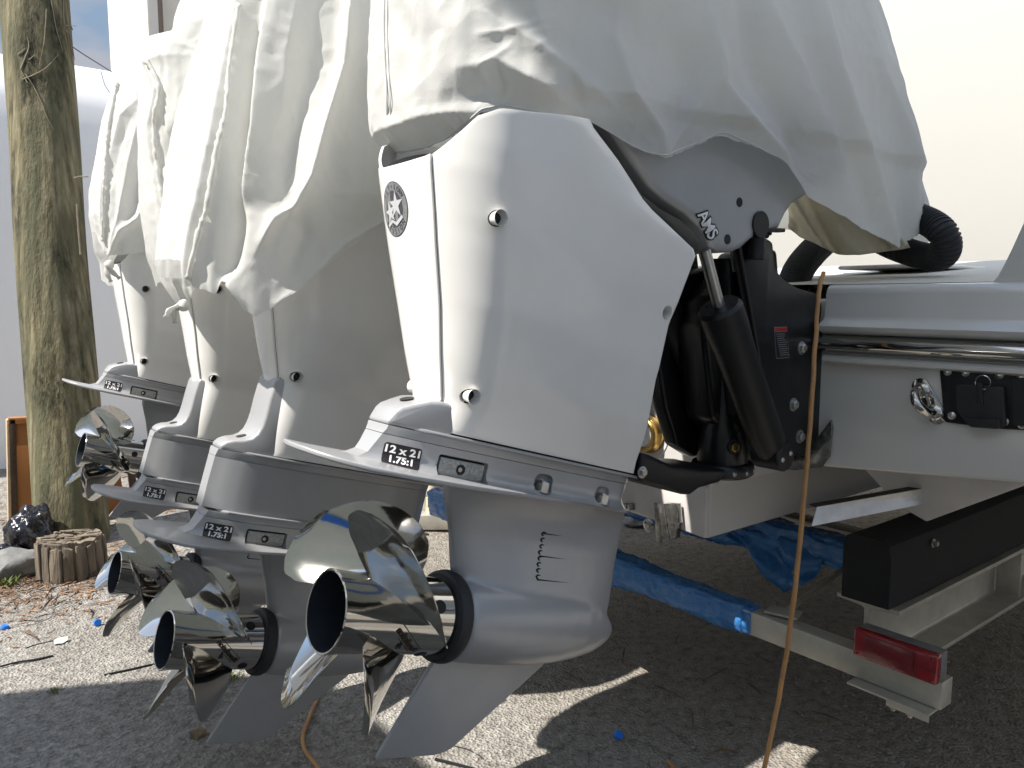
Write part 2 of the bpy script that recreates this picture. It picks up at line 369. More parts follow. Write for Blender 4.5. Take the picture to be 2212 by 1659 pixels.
def chap_point(a, w, long, inset=0.):
    wr = interp(w, [(.42, .295), (.60, .345), (1.085, .83)]) if long else w
    h = float(hfun(wr)) - inset; u0 = float(interp(wr, UA)) + inset; u1 = float(interp(wr, UF)) - (inset if inset else 0)
    R = min(.125, .68*h+.02)
    if a < .42:
        t = a/.42*math.pi/2; n = 2/2.3
        return np.array([u0 + R*(1-math.cos(t)**n), -(h-.004)*math.sin(t)**n, w])
    t = (a-.42)/.58
    return np.array([u0+R+(u1-u0-R)*t, -(h-.004) - .006*math.sin(math.pi*t), w])
def chap_grid(a0, a1, na, nw, long, wb):
    G = []
    for a in np.linspace(a0, a1, na):
        w = .75
        for _ in range(30):
            u = chap_point(a, w + (.255 if long else 0), long)[0]; w = .5*(w + float(interp(u, TOPL)))
        wt = w + (.255 if long else 0)
        G.append([chap_point(a, wb + (wt-wb)*t, long) for t in np.linspace(0, 1, nw)])
    return np.array(G)
def solid_shell(bm, th=.0045):
    def mods(o):
        m = o.modifiers.new('s', 'SOLIDIFY'); m.thickness = th; m.offset = -1; m.use_even_offset = True
        b = o.modifiers.new('b', 'BEVEL'); b.width = .0004; b.segments = 2; b.limit_method = 'ANGLE'; b.angle_limit = R_(50)
    return mods
def blade_bm(phi0, R=.187, r0=.058):
    nr, nc = 22, 18; top = []; bot = []
    for i in range(nr):
        p = i/(nr-1); r = r0 + (R-r0)*math.sin(p*math.pi/2)**.92
        q = (r-r0)/(R-r0)
        be = float(interp(q, [(0, .60), (.25, .73), (.5, .80), (.72, .74), (.86, .58), (.95, .37), (1, .02)]))
        sk = -.08*q + .26*q*q
        rowt = []; rowb = []
        for j in range(nc):
            c = -1 + 2*j/(nc-1)
            a = phi0 - sk*.6 + c*be
            u = .105 + .088*(a-phi0)*(1.0) - .34*(r-r0) - .12*q*q*.12
            u += .010*(1-min(1, (c+1)/.35))*(-1)*q*.9      # cupped trailing edge
            th = (.0052*(1-q)+.0014)*math.sqrt(max(0, 1-c*c))*(1-.6*q) + .0007
            tn = np.array([math.cos(math.atan(.088/r)), 0])   # normal of the helix mixes axial and tangential
            la = math.atan2(.088, r); nu, na = math.cos(la), -math.sin(la)
            for row, s in ((rowt, 1), (rowb, -1)):
                uu = u + s*th*nu; aa = a + s*th*na/r
                row.append((uu, -r*math.sin(aa), r*math.cos(aa)))
        top.append(rowt); bot.append(rowb)
    G = [t + b[::-1] for t, b in zip(top, bot)]
    V, F = grid(G, cv=True, cap0=True, cap1=True); return bm_of(V, F)
def make_propeller(parent, rot, lt_hub=None):
    outer = [(.0, .0600), (-.0008, .0625), (.001, .0640), (.006, .0636), (.03, .0622), (.12, .0618), (.205, .0632)]
    bm = lathe_bm(outer, (0, 0, 0), (1, 0, 0), 64, (False, False))
    hub = bm_obj('propeller', bm, M_CHROME, parent, 30)
    lathe('exhaust_bore', [(.0, .0600), (.05, .0585), (.13, .057), (.135, .03), (.10, .022), (.095, .001)], (0, 0, 0), (1, 0, 0), M_INNER, hub, 48, (False, False))
    for k in range(4):
        b = bm_obj('blade', blade_bm(R_(PHI0 + 90*k)), M_CHROME, hub, 60)
    # vent hole
    u, w = L(957, 1317, -.063)
    for k in range(4):
        a = R_(90*k-14) + math.atan2(.063, w)
        o = (u, -.0606*math.sin(a), .0606*math.cos(a)); ax = (0, -math.sin(a), math.cos(a))
        lathe('vent_hole', [(.0, .0108), (.0026, .0108), (.0026, .0001)], o, ax, M_HOLE, hub, 24)
    # engraved maker's script, wrapped round the hub
    V = []; F = []
    def put(v2, f2, cu, ca, rot):
        v2, f2 = refine(v2, f2, .0035); b = len(V)
        for x, y in v2:
            X = x*math.cos(rot)-y*math.sin(rot); Y = x*math.sin(rot)+y*math.cos(rot); a = ca + Y/.0622
            V.append((cu+X, -.0634*math.sin(a), .0634*math.cos(a)))
        F.extend(tuple(i+b for i in f) for f in f2)
    v2, f2 = text_verts('Revolution', .0165, lambda x, y: (x*1.05, y), .0006, 0, .92); put(v2, f2, .122, R_(106), R_(222))
    v2, f2 = text_verts('4', .020, lambda x, y: (x, y), .0007, .4); put([(x, y-.015) for x, y in v2], f2, .122, R_(106), R_(222))
    put([(-.035, .0095), (.035, .0095), (.035, .0106), (-.035, .0106)], [(0, 1, 2, 3)], .122, R_(106), R_(222))
    put([(-.030, -.0088), (.020, -.0088), (.020, -.0078), (-.030, -.0078)], [(0, 1, 2, 3)], .122, R_(106), R_(222))
    pymesh('engraved_script', V, F, M_BRONZE, hub, None)
    hub.rotation_euler = (rot, 0, 0)
    return hub
PHI0 = 42
GEARCASE = gearcase_mesh()
def make_motor(long, P, label, group, badge=True):
    t = thing('outboard_motor', label, 'outboard motor', P, (0, TR, 0), group)
    gc = link('gearcase', GEARCASE, M_GREY, t, 60)
    # skeg
    sk = [(.222, -.066), (.217, -.082), (.150, -.232), (.154, -.2365), (.268, -.2375), (.290, -.233), (.303, -.227), (.470, -.086), (.49, -.06)]
    bm = prism_bm(sk, -.006, .006, 'v', .0)
    for v in bm.verts: v.co.y *= (.55 + 2.4*max(0, (v.co.z+.24)))
    bevel(bm, .003, 3); bm_obj('skeg', bm, M_GREY, t)
    lathe('seal_ring', [(.204, .0635), (.203, .070), (.206, .0745), (.214, .0765), (.222, .0765), (.229, .073), (.229, .05)], (0, 0, 0), (1, 0, 0), M_RUB, t, 56)
    # anti-ventilation plate
    half = [(-.117, .008), (-.115, .032), (-.105, .062), (-.082, .088), (-.04, .108), (.02, .117), (.12, .117), (.2, .106), (.30, .088), (.42, .070), (.55, .056), (.585, .03)]
    pl = [(u, -v) for u, v in half] + [(u, v) for u, v in reversed(half)]
    bm = prism_bm(pl, .2275, .2355, 'z', .0025, 3)
    for v in bm.verts:
        if v.co.x < 0: v.co.z += .5*v.co.x*v.co.x
    plate = bm_obj('anti_ventilation_plate', bm, M_GREY, t)
    # lower housing with anode pocket and nut scallops
    bm = plan_loft([(.2345, -.040, .56, .016), (.238, -.030, .562, .010), (.243, -.018, .563, .004), (.250, -.006, .564, .0), (.262, .0, .565, .0), (.2815, .008, .565, .001)])
    anode_c = L(1002, 1017, -.066); na = [L(1178, 1048, -.07), L(1307, 1074, -.07)]
    def mods(o):
        ex = []
        def cutter(bmc):
            me = bpy.data.meshes.new('c'); bmc.to_mesh(me); bmc.free(); c = bpy.data.objects.new('c', me); COL.objects.link(c); ex.append(c)
            m = o.modifiers.new('b', 'BOOLEAN'); m.operation = 'DIFFERENCE'; m.object = c; m.solver = 'EXACT'
        cutter(box_bm((anode_c[0], -.07, anode_c[1]), (.094, .040, .0370), Matrix.Rotation(-.075, 3, 'Z'), .004, 2))
        for q in na: cutter(box_bm((q[0], -.064, q[1]+.001), (.042, .030, .034), None, .012, 3))
        return ex
    me = evalmesh(bm, mods, 'lower_housing'); house = link('lower_housing', me, M_GREY, t, 30)
    liner = box_bm((anode_c[0], -.0500, anode_c[1]), (.0936, .002, .0366), Matrix.Rotation(-.075, 3, 'Z'), 0); bm_obj('anode_pocket_shade', liner, M_HOLE, t)  # dark liner puts the shade of the anode pocket into its colour
    for s in (1,):
        a = boxo('anode', (anode_c[0]+.001, -.0545, anode_c[1]), (.084, .008, .0285), M_ANODE, t, Matrix.Rotation(-.075, 3, 'Z'), .002)
        lathe('anode_bolt_recess', [(.0, .0085), (.0006, .0085), (.0007, .0001)], (anode_c[0]-.001, -.0585, anode_c[1]), (0, -1, 0), M_HOLE, a, 24)
        hexbolt('anode_bolt', (anode_c[0]-.003, -.0592, anode_c[1]), (0, -1, 0), .004, .0016, M_STEEL, a, False)
        for dx in (-.021, .021): lathe('cast_ring', [(.0, .0058), (.0008, .0058), (.0008, .0048), (.0001, .0048)], (anode_c[0]+dx, -.0584-.075*dx, anode_c[1]), (0, -1, 0), M_ANODE, a, 20, (False, False))
    for q in na:
        bms = [lathe_bm([(0, .0150), (.0025, .0150)], (q[0], -.0635, q[1]-.013), (0, 0, 1), 20), lathe_bm([(.0025, .0128), (.015, .0128), (.0180, .0105)], (q[0], -.0635, q[1]-.013), (0, 0, 1), 6),
               lathe_bm([(.016, .0055), (.0195, .0055), (.020, .0045)], (q[0], -.0635, q[1]-.013), (0, 0, 1), 16)]
        bm_obj('housing_nut', join(bms), M_STEEL, t, 25)
    upper = bm_obj('adapter_band', plan_loft([(.2824, .008, .565, .001), (.289, .011, .566, .003), (.296, .012, .568, .004)]), M_GREY, t, 30)
    # raised tab above the size decal
    if long:
        ledge = [(.03, .030), (.05, .052), (.12, .068), (.3, .076), (.5, .066), (.60, .03)]
        bm = prism_bm([(u, -v) for u, v in ledge]+[(u, v) for u, v in reversed(ledge)], .2962, .3015, 'z', .002, 2); bm_obj('splash_ledge', bm, M_GREY, t)
        ext = bm_obj('extension_housing', plan_loft([(.3017, .0, .565, -.001), (.36, .0, .563, -.002), (.4135, .001, .560, -.001)]), M_GREY, t, 30)
        bm_obj('extension_cap', plan_loft([(.4143, .001, .560, -.001), (.425, .002, .561, .002), (.4305, .003, .562, .003)]), M_GREY, t, 30)
        wl = .4307
    else: wl = .2963
    lip = [(.035, .030), (.08, .058), (.14, .071), (.3, .078), (.46, .076), (.55, .066), (.60, .052), (.635, .03), (.645, .01)]
    prism('splash_lip', [(u, -v) for u, v in lip]+[(u, v) for u, v in reversed(lip)], wl, wl+.0055, M_GREY, t, 'z', .002)
    # tail fairing
    if long: tl = [(.004, .4305), (.006, .440), (.014, .449), (.03, .4565), (.048, .461), (.062, .468), (.071, .480), (.076, .497), (.078, .52), (.078, .56), (.080, .60), (.083, .613)]; fr = .150
    else: tl = [(.008, .2965), (.012, .306), (.018, .319), (.026, .3275), (.045, .337), (.066, .3465), (.085, .350)]; fr = .114
    poly = tl + [(fr if not long else .112, tl[-1][1]), (fr, tl[0][1])]
    bm = prism_bm(poly, -.05, .05, 'v', .007, 4)
    for v in bm.verts: v.co.y *= float(interp(v.co.x, [(0, .56), (.03, .78), (.06, .97), (.1, 1.13), (.15, 1.3)]))
    bm_obj('tail_fairing', bm, M_GREY, t, 40)
    pc = (.055, .4645, 24) if long else (.052, .3415, 24)
    lathe('fairing_plug', [(.0, .0115), (.0016, .0115), (.0022, .009), (.0022, .0001)], (pc[0], 0, pc[1]), (-math.sin(R_(pc[2])), 0, math.cos(R_(pc[2]))), M_DIRT, t, 28)
    # white side and tail panels
    wb = .4385 if long else .3045
    G = chap_grid(0, .118, 8, 40, long, wb if not long else .60); G2 = G[1:].copy(); G2[..., 1] *= -1; G = np.concatenate([G2[::-1], G])
    V, F = grid(G); bm = bm_of(V, F); me = evalmesh(bm, solid_shell(None), 'tail_panel'); tail = link('tail_panel', me, M_WHITE, t, 50)
    sg = chap_grid(.1187, 1, 70, 60, long, wb)
    dz = .255 if long else 0
    holes = []
    for x, y, h in ((1085, 470, .158), (1027, 858, .095), (1443, 675, .152)):
        u, w = L(x, y, -h); holes.append((u, w+dz, float(hfun(w))+.002))
    for s in (1, -1):
        g = sg.copy(); g[..., 1] *= s; V, F = grid(g); bm = bm_of(V, F)
        # keep the outside outward for the solidify
        for f in bm.faces: 
            if f.normal.y*s > 0 and abs(f.normal.y) > .3: f.normal_flip()
        me = evalmesh(bm, solid_shell(None), 'side_panel')
        b2 = bmesh.new(); b2.from_mesh(me); bmesh.ops.recalc_face_normals(b2, faces=b2.faces)
        def mods(o, s=s):
            ex = []
            for u, w, h in holes:
                c = lathe_bm([(-.03, .0122), (.03, .0122)], (u, -h*s, w), (0, 1, 0), 28); mc = bpy.data.meshes.new('c'); c.to_mesh(mc); c.free(); oc = bpy.data.objects.new('c', mc); COL.objects.link(oc); ex.append(oc)
                m = o.modifiers.new('b', 'BOOLEAN'); m.operation = 'DIFFERENCE'; m.object = oc; m.solver = 'EXACT'
            return ex
        side = link('side_panel', evalmesh(b2, mods, 'side_panel'), M_WHITE, t, 35)
        for k, (u, w, h) in enumerate(holes):
            y0 = -s*(h-.006); r = lathe('bolt_recess', [(-.001, .0121), (.016, .0098), (.020, .0088), (.020, .0001)], (u, y0, w), (0, s, 0), M_WHITE, t, 28, (False, False))
            hexbolt('panel_bolt', (u, y0+s*.0195, w), (0, -s, 0), .0065, .006, M_BLACK, r)
        if s == 1: near = side
    # dark core behind the panels
    G = []
    for w in np.linspace(wb-.004, (.90+dz), 40):
        ins = .0075 + (.115 if not long else .05)*max(0, min(1, (w-dz-.70)/.05))
        row = [chap_point(a, min(w, .80+dz) if w > .80+dz else w, long, ins) for a in np.linspace(0, 1, 40)]
        row = [np.array([p[0]-(.012 if k == 39 else 0), p[1], w]) for k, p in enumerate(row)]
        G.append(row + [np.array([p[0], -p[1], p[2]]) for p in row[:0:-1]])
    V, F = grid(G, cv=True, cap0=True, cap1=True); bm_obj('engine_core', bm_of(V, F), M_BLACK, t, 40)
    top = np.array(G[-6]); c0_ = top.mean(0); H = []
    for f_, s_ in ((0, 1.0), (.12, 1.03), (.30, .98), (.44, .86), (.50, .62), (.52, .2)): H.append([(c0_[0]+(p[0]-c0_[0])*s_+.02*f_, p[1]*s_, p[2]+f_*(.62 if long else 1)+.002) for p in top])
    V, F = grid(H, cv=True, cap0=True, cap1=True); bm_obj('top_cowl', bm_of(V, F), M_WHITE, t, 50)
    # decals on the near side
    lt = LT([house, upper]); rt = Vector((1, 0, 0))
    hit = lt.px(868, 985)
    plate_d = flat_decal('size_decal', lt, hit, rt, [rrect(.060, .0325, .005)], M_LABEL, t)
    VV = []; FF = []
    for body, sz, dy in (('12 x 21', .0158, .0068), ('1.75:1', .0135, -.0075)):
        V0, F0, V1 = text_decal('x', lt, hit, rt, body, sz, M_TXTW, t, .0012, 0, dy, 0, .0005, sxx=1.28)
        b = len(VV); VV += V1; FF += [tuple(i+b for i in f) for f in F0]
    pymesh('size_numbers', VV, FF, M_TXTW, plate_d, None)
    # comb shaped water intake on the gearcase
    lg = LT([gc]); V = []; F = []
    pts = [(1172, 1153), (1170, 1166), (1168, 1180), (1165, 1193), (1164, 1206), (1162, 1219), (1161, 1232), (1160, 1246)]
    bms = []
    for x, y in pts:
        Q, N = lg.px(x, y); path = [Q+N*.0003+Vector((.0075, 0, .0028)), Q+N*.0003+Vector((.001, 0, .0028)), Q+N*.0003+Vector((-.0018, 0, .0004)), Q+N*.0003+Vector((.0, 0, -.0026)), Q+N*.0003+Vector((.004, 0, -.0032))]
        bms.append(tube_bm([lg.wrap(Q, N, rt, [((p-Q).dot(rt), (p-Q).z)], .0002)[0] for p in path], [.0007, .0018, .0021, .0017, .0005], 6))
    for x0, y0, x1, y1 in ((1172, 1152, 1214, 1158), (1165, 1201, 1222, 1208), (1160, 1252, 1228, 1259)):
        path = []
        for k in range(7):
            Q, N = lg.px(x0+(x1-x0)*k/6, y0+(y1-y0)*k/6); path.append(Q+N*.0001)
        bms.append(tube_bm(path, [.0015, .0013, .0011, .0009, .0007, .0004, .0001], 6))
    bm_obj('water_intake_slots', join(bms), M_HOLE, t, 60)
    if badge:
        ltt = LT([tail]); c = ltt.px(852, 452); Rr = Vector((0, -1, 0)); Q, N = c
        def disc(r, sx=1., n=40, cx=0, cy=0): return [(cx+sx*r*math.cos(2*math.pi*k/n), cy+r*math.sin(2*math.pi*k/n)) for k in range(n)]
        bd = flat_decal('round_badge', ltt, c, Rr, [disc(.0425)], M_BADGED, t, .0006)
        flat_decal('badge_ring', ltt, c, Rr, [disc(.0410)], M_BADGE, bd, .0009)
        flat_decal('badge_field', ltt, c, Rr, [disc(.0285)], M_BADGED, bd, .0012)
        flat_decal('badge_bands', ltt, c, Rr, [[(-.021, -.018), (-.008, -.027), (-.008, .027), (-.021, .018)], [(.004, -.0275), (.013, -.0245), (.013, .002), (.004, .002)]], M_BADGE, bd, .0014)
        def star(cx, cy, r, ir=.38, tilt=0): return [(cx+(r if k % 2 == 0 else r*ir)*math.sin(tilt+k*math.pi/5), cy+(r if k % 2 == 0 else r*ir)*math.cos(tilt+k*math.pi/5)) for k in range(10)]
        flat_decal('badge_star', ltt, c, Rr, [star(.009, .006, .022)], M_BADGEL, bd, .0018); flat_decal('badge_star', ltt, c, Rr, [star(-.013, -.004, .019, .38, -.2)], M_BADGEL, bd, .0016)
        flat_decal('badge_ribbon', ltt, c, Rr, [[(-.024, -.022), (-.008, -.015), (.006, -.02), (.026, -.010), (.028, -.015), (.007, -.026), (-.006, -.020), (-.022, -.027)]], M_BADGEL, bd, .002)
        VV = []; FF = []
        for word, top in (('FLY\u2022LOW', True), ('MISSION', False)):
            for k, ch in enumerate(word):
                a = (k-(len(word)-1)/2)*.30*(1 if top else -1)
                rr = .0347; cx, cy = rr*math.sin(a), rr*math.cos(a)
                if not top: cy = -rr*math.cos(a); cx = -rr*math.sin(a)
                rot = -a if top else -a + 0
                V0, F0, V1 = text_decal('x', ltt, c, Rr, ch, .0115, M_BADGED, t, .0016, cx, cy, rot, .0002)
                b = len(VV); VV += V1; FF += [tuple(i+b for i in f) for f in F0]
        pymesh('badge_lettering', VV, FF, M_BADGED, bd, None)
    return t
def build_front(t, dzw):
    """swivel bracket, trim rams, clamp bracket and steering arm; fixed to the transom, lifted by dzw for the long motors"""
    off = Vector((-math.sin(TR)*dzw, 0, math.cos(TR)*dzw))
    def fin(o):
        o.location = off; return o
    def W2(x, y, Y): return Vector(toloc(onY(x, y, P1[1]+Y)))
    def poly(pts, Y): return [tuple(map(float, (W2(x, y, Y)[0], W2(x, y, Y)[2]))) for x, y in pts]
    # grey apron under the cowl
    ap = [(1287, 240), (1306, 268), (1350, 335), (1400, 405), (1432, 432), (1480, 462), (1512, 492), (1526, 512), (1532, 533), (1552, 545), (1580, 545), (1603, 535), (1625, 515), (1652, 500), (1683, 492), (1697, 462), (1712, 440), (1738, 424), (1775, 395), (1775, 250), (1600, 200), (1400, 190)]
    bm = prism_bm(poly(ap, -.13), -.125, .125, 'v', 0., 2, dome=((.003, .004), (.005, .004), (.008, .003)))
    apron = fin(bm_obj('cowl_apron', bm, M_GREYD, t, 50))
    la = LT([apron])
    # shelf crease, pivot holes
    for x, y, r in ((1571, 517, .0095), (1597, 437, .009)):
        q, n = la.px(x, y); fin(lathe('pivot_hole', [(0, r), (.0012, r), (.0012, .0001)], q, n, M_HOLE, t, 24))
    c = la.px(1527, 484); ang = R_(-47)
    rt = Vector((math.cos(ang+TR), 0, math.sin(ang+TR)))
    V0, F0, V1 = text_decal('x', la, c, rt, 'AMS', .034, M_TXTW, t, .0026, 0, 0, 0, .0006, .12, .9)
    Vb, Fb, V2 = text_decal('x', la, c, rt, 'AMS', .034, M_TXTW, t, .0018, 0, 0, 0, .0032, .12, .9)
    o = fin(pymesh('arm_logo_outline', V2, Fb, M_BLACK, t, None)); o2 = pymesh('arm_logo_letters', V1, F0, M_TXTW, o, None)
    # black gasket strip between side panel and apron
    gp = [(1272, 255), (1290, 258), (1312, 285), (1352, 345), (1402, 418), (1440, 448), (1486, 474), (1512, 498), (1526, 520), (1524, 540), (1508, 552), (1460, 505), (1400, 450), (1330, 345)]
    fin(prism('apron_gasket', poly(gp, -.15), -.135, .135, M_BLACK, t, 'v', .003))
    # swivel tube
    top = W2(1572, 560, 0); bot = W2(1560, 985, 0); ax = (bot-top).normalized()
    Ln = (bot-top).length
    fin(lathe('swivel_tube', [(0, .046), (.03, .048), (.05, .043), (Ln*.6, .041), (Ln*.82, .045), (Ln*.86, .052), (Ln*.9, .052), (Ln, .056), (Ln+.012, .056)], top, ax, M_BLKGL, t, 40))
    fl = fin(lathe('collar', [(Ln+.012, .066), (Ln+.018, .070), (Ln+.036, .070), (Ln+.042, .062)], top, ax, M_BLKGL, t, 40))
    n0 = Vector((-.5, -1, 0)).normalized()
    for a in (-50, -22, 5, 30):
        d = Matrix.Rotation(R_(a), 3, ax) @ (n0 - ax*n0.dot(ax)).normalized(); screw('collar_screw', top+ax*(Ln+.027)+d*.070, d, .0052, M_STEEL, fl)
    d = (n0 - ax*n0.dot(ax)).normalized(); q = top+ax*(Ln*.93)+d*.054
    gf = lathe('grease_plug', [(-.006, .0165), (.002, .0165), (.004, .0145)], q, d, M_BLACK, fl, 28)
    hexbolt('brass_fitting', q+d*.003, d, .0105, .004, M_BRASS, fl, False)
    boxo('fitting_slot', q+d*.0072, (.002, .0012, .015), M_HOLE, fl, d.to_track_quat('Y', 'Z').to_matrix() @ Matrix.Rotation(.4, 3, 'Y'), 0)
    # lower yoke arm
    yk = [(1374, 975), (1392, 980), (1440, 1002), (1500, 1010), (1560, 1012), (1545, 1040), (1500, 1052), (1480, 1067), (1465, 1066), (1420, 1050), (1378, 1040), (1370, 1030)]
    y = fin(prism('lower_yoke', poly(yk, -.06), -.075, .075, M_BLACK, t, 'v', .008, 3))
    hexbolt('yoke_bolt', W2(1387, 1020, -.078), (0, -1, 0), .008, .008, M_STEEL, y)
    # trim rams
    for s, Y in ((-1, -.13), (1, .09)):
        vv_ = -.13 if s < 0 else -.07; a = W2(1521, 540, vv_); b = W2(1553, 662, vv_); c = W2(1668, 982, vv_)
        for q in (a, b, c): q.y = Y
        rod = fin(tube('trim_ram_rod', [a, b+(b-a)*.1], .0118, M_STEEL, t, 20))
        ax2 = (c-b).normalized(); l2 = (c-b).length
        cyl = fin(lathe('trim_ram', [(-.002, .018), (-.002, .038), (.006, .044), (.05, .0435), (.09, .040), (l2*.9, .037), (l2*.97, .030)], b, ax2, M_BLACK, t, 32))
        for k in range(4):
            an = k*math.pi/2+.5; e1 = ax2.orthogonal().normalized(); e2 = ax2.cross(e1)
            lathe('ram_cap_hole', [(-.003, .0035), (-.0024, .0035)], b+(e1*math.cos(an)+e2*math.sin(an))*.027, ax2, M_HOLE, cyl, 10)
        if 0: rib = [b+ax2*.08+Vector((.022, 0, .0)), b+ax2*.18+Vector((.032, 0, .01)), c+Vector((.012, 0, .02)), c+Vector((-.02, 0, -.01))]
        if 0: tube('ram_rib', spline([v for v in rib], 14), .018, M_BLACK, cyl, 12)
        e = lathe('ram_eye', [(-.034, .028), (-.030, .031), (.030, .031), (.034, .028)], c, (0, 1, 0), M_BLACK, cyl, 28)
        for dx, dz_ in ((-.012, -.008), (.012, .010)): screw('ram_screw', c+Vector((dx, -.034, dz_)), Vector((0, -1, 0)), .0055, M_STEEL, cyl)
    # side casting plates of the swivel bracket
    sw = [(1575, 545), (1640, 540), (1655, 700), (1700, 900), (1690, 985), (1600, 1000), (1500, 900), (1480, 700), (1500, 640), (1540, 600)]
    fin(prism('swivel_casting', poly(sw, .03), -.02, .06, M_BLKGL, t, 'v', .012, 3))
    s2 = [(1430, 600), (1560, 560), (1580, 700), (1560, 940), (1480, 985), (1440, 960), (1415, 880), (1400, 780), (1410, 690)]
    fin(prism('far_bracket_arm', poly(s2, .10), .07, .11, M_BLKGL, t, 'v', .01, 3))
    # clamp brackets against the transom
    cb = [(1592, 520), (1655, 515), (1667, 522), (1672, 578), (1690, 602), (1722, 622), (1765, 634), (1774, 660), (1770, 705), (1800, 760), (1802, 905), (1790, 945), (1740, 985), (1690, 985), (1660, 960), (1640, 800)]
    near = fin(prism('clamp_bracket', poly(cb, -.095), -.100, -.075, M_BLKGL, t, 'v', .008, 3))
    fin(prism('clamp_bracket', poly(cb, -.095), .10, .13, M_BLKGL, t, 'v', .008, 3))
    fin(prism('bracket_web', poly([(1560, 640), (1700, 640), (1740, 700), (1760, 940), (1650, 960), (1560, 900)], -.02), -.07, .09, M_BLACK, t, 'v', .01))
    ln = LT([near])
    for x, y in ((1731, 752), (1713, 874), (1727, 943)):
        q, n = ln.px(x, y); hexbolt('bracket_bolt', q, n, .0105, .010, M_STEEL, near)
    c = ln.px(1688, 740); rt = Vector((1, 0, 0)); rt = Vector((math.cos(TR), 0, math.sin(TR)))
    wlbl = flat_decal('warning_label', ln, c, rt, [[(-.030, .034), (.018, .034), (.030, -.034), (-.018, -.034)]], M_TXTG, near, .0006)
    flat_decal('warning_text_field', ln, c, rt, [[(-.0272, .0235), (.0195, .0235), (.0285, -.033), (-.0175, -.033)]], M_BLACK, wlbl, .0009)
    flat_decal('warning_header', ln, c, rt, [[(-.0292, .033), (.0178, .033), (.0192, .0245), (-.0278, .0245)]], M_RED, wlbl, .0012)
    bars = []
    for k in range(11):
        yy = .0195-.0046*k; x0 = -.022+.0042*k*.43; x1 = x0 + .034 - rnd.random()*.008
        x = x0
        while x < x1:
            w_ = .002+rnd.random()*.004; bars.append([(x, yy), (x+w_, yy), (x+w_, yy-.0013), (x, yy-.0013)]); x += w_+.0011
    flat_decal('warning_text_lines', ln, c, rt, bars, M_TXTG, wlbl, .0012)
    # steering arm
    bms = [lathe_bm([(-.03, .026), (.03, .026)], W2(1617, 487, -.11), (0, 1, 0), 24), tube_bm([W2(1628, 470, -.12), W2(1635, 520, -.12), W2(1633, 560, -.12)], .017, 16), box_bm(W2(1662, 497, -.12), (.085, .02, .008), Matrix.Rotation(-TR-.03, 3, 'Y'), .002)]
    sa = fin(bm_obj('steering_arm', join(bms), M_BLACK, t, 35)); hexbolt('steering_bolt', W2(1655, 503, -.12), (0, 0, -1), .008, .01, M_BLACK, sa)
    # spec label
    lab = prism('spec_label', [tuple(p) for p in poly([(1576, 540), (1591, 537), (1597, 584), (1583, 588)], -.058)], -.060, -.0585, M_TXTW, t, 'v', 0); fin(lab)
    bars = []
    V = []; F = []
    for k in range(13):
        fr = .08+.85*k/13; 
        for x0, x1 in ((.15, .45), (.5, .85)):
            A = W2(1576+6*fr+14*x0, 541+46*fr, -.058); B = W2(1576+6*fr+14*x1, 541+46*fr-1, -.058); b = len(V); h = Vector((0, 0, -.0011))
            A.y = B.y = -.0605; V += [A, B, B+h, A+h]; F.append((b, b+1, b+2, b+3))
    pymesh('spec_text_lines', V, F, M_TXTG, lab, None)
    return t
def copy_tree(o, parent=None):
    c = o.copy(); COL.objects.link(c)
    if parent: c.parent = parent
    for ch in list(o.children): copy_tree(ch, c)
    return c
GRP = 'outboard motors in a row on the boat transom'
m1 = make_motor(False, P1, 'nearest white outboard motor with side panel fully uncovered and badge on its tail', GRP)
make_propeller(m1, R_(9)); build_front(m1, 0)
m2 = make_motor(True, P2, 'second outboard motor from the front, tall grey tail, hidden mostly under sagging cloth', GRP, badge=False)
make_propeller(m2, R_(-12)); build_front(m2, .256)
m3 = copy_tree(m2); m3.location = P3; m3['label'] = 'third outboard motor from the front, tall grey tail beside the tied cover'
m4 = copy_tree(m1); m4.location = P4; m4['label'] = 'farthest outboard motor, short grey tail standing out in front of the wooden pole'
for o in list(m4.children):
    if o.name.startswith('round_badge'):
        for c in list(o.children): bpy.data.objects.remove(c)
        bpy.data.objects.remove(o)
for m, r in ((m3, -32), (m4, 20)):
    for o in m.children:
        if o.name.startswith('propeller'): o.rotation_euler = (R_(r), 0, 0)
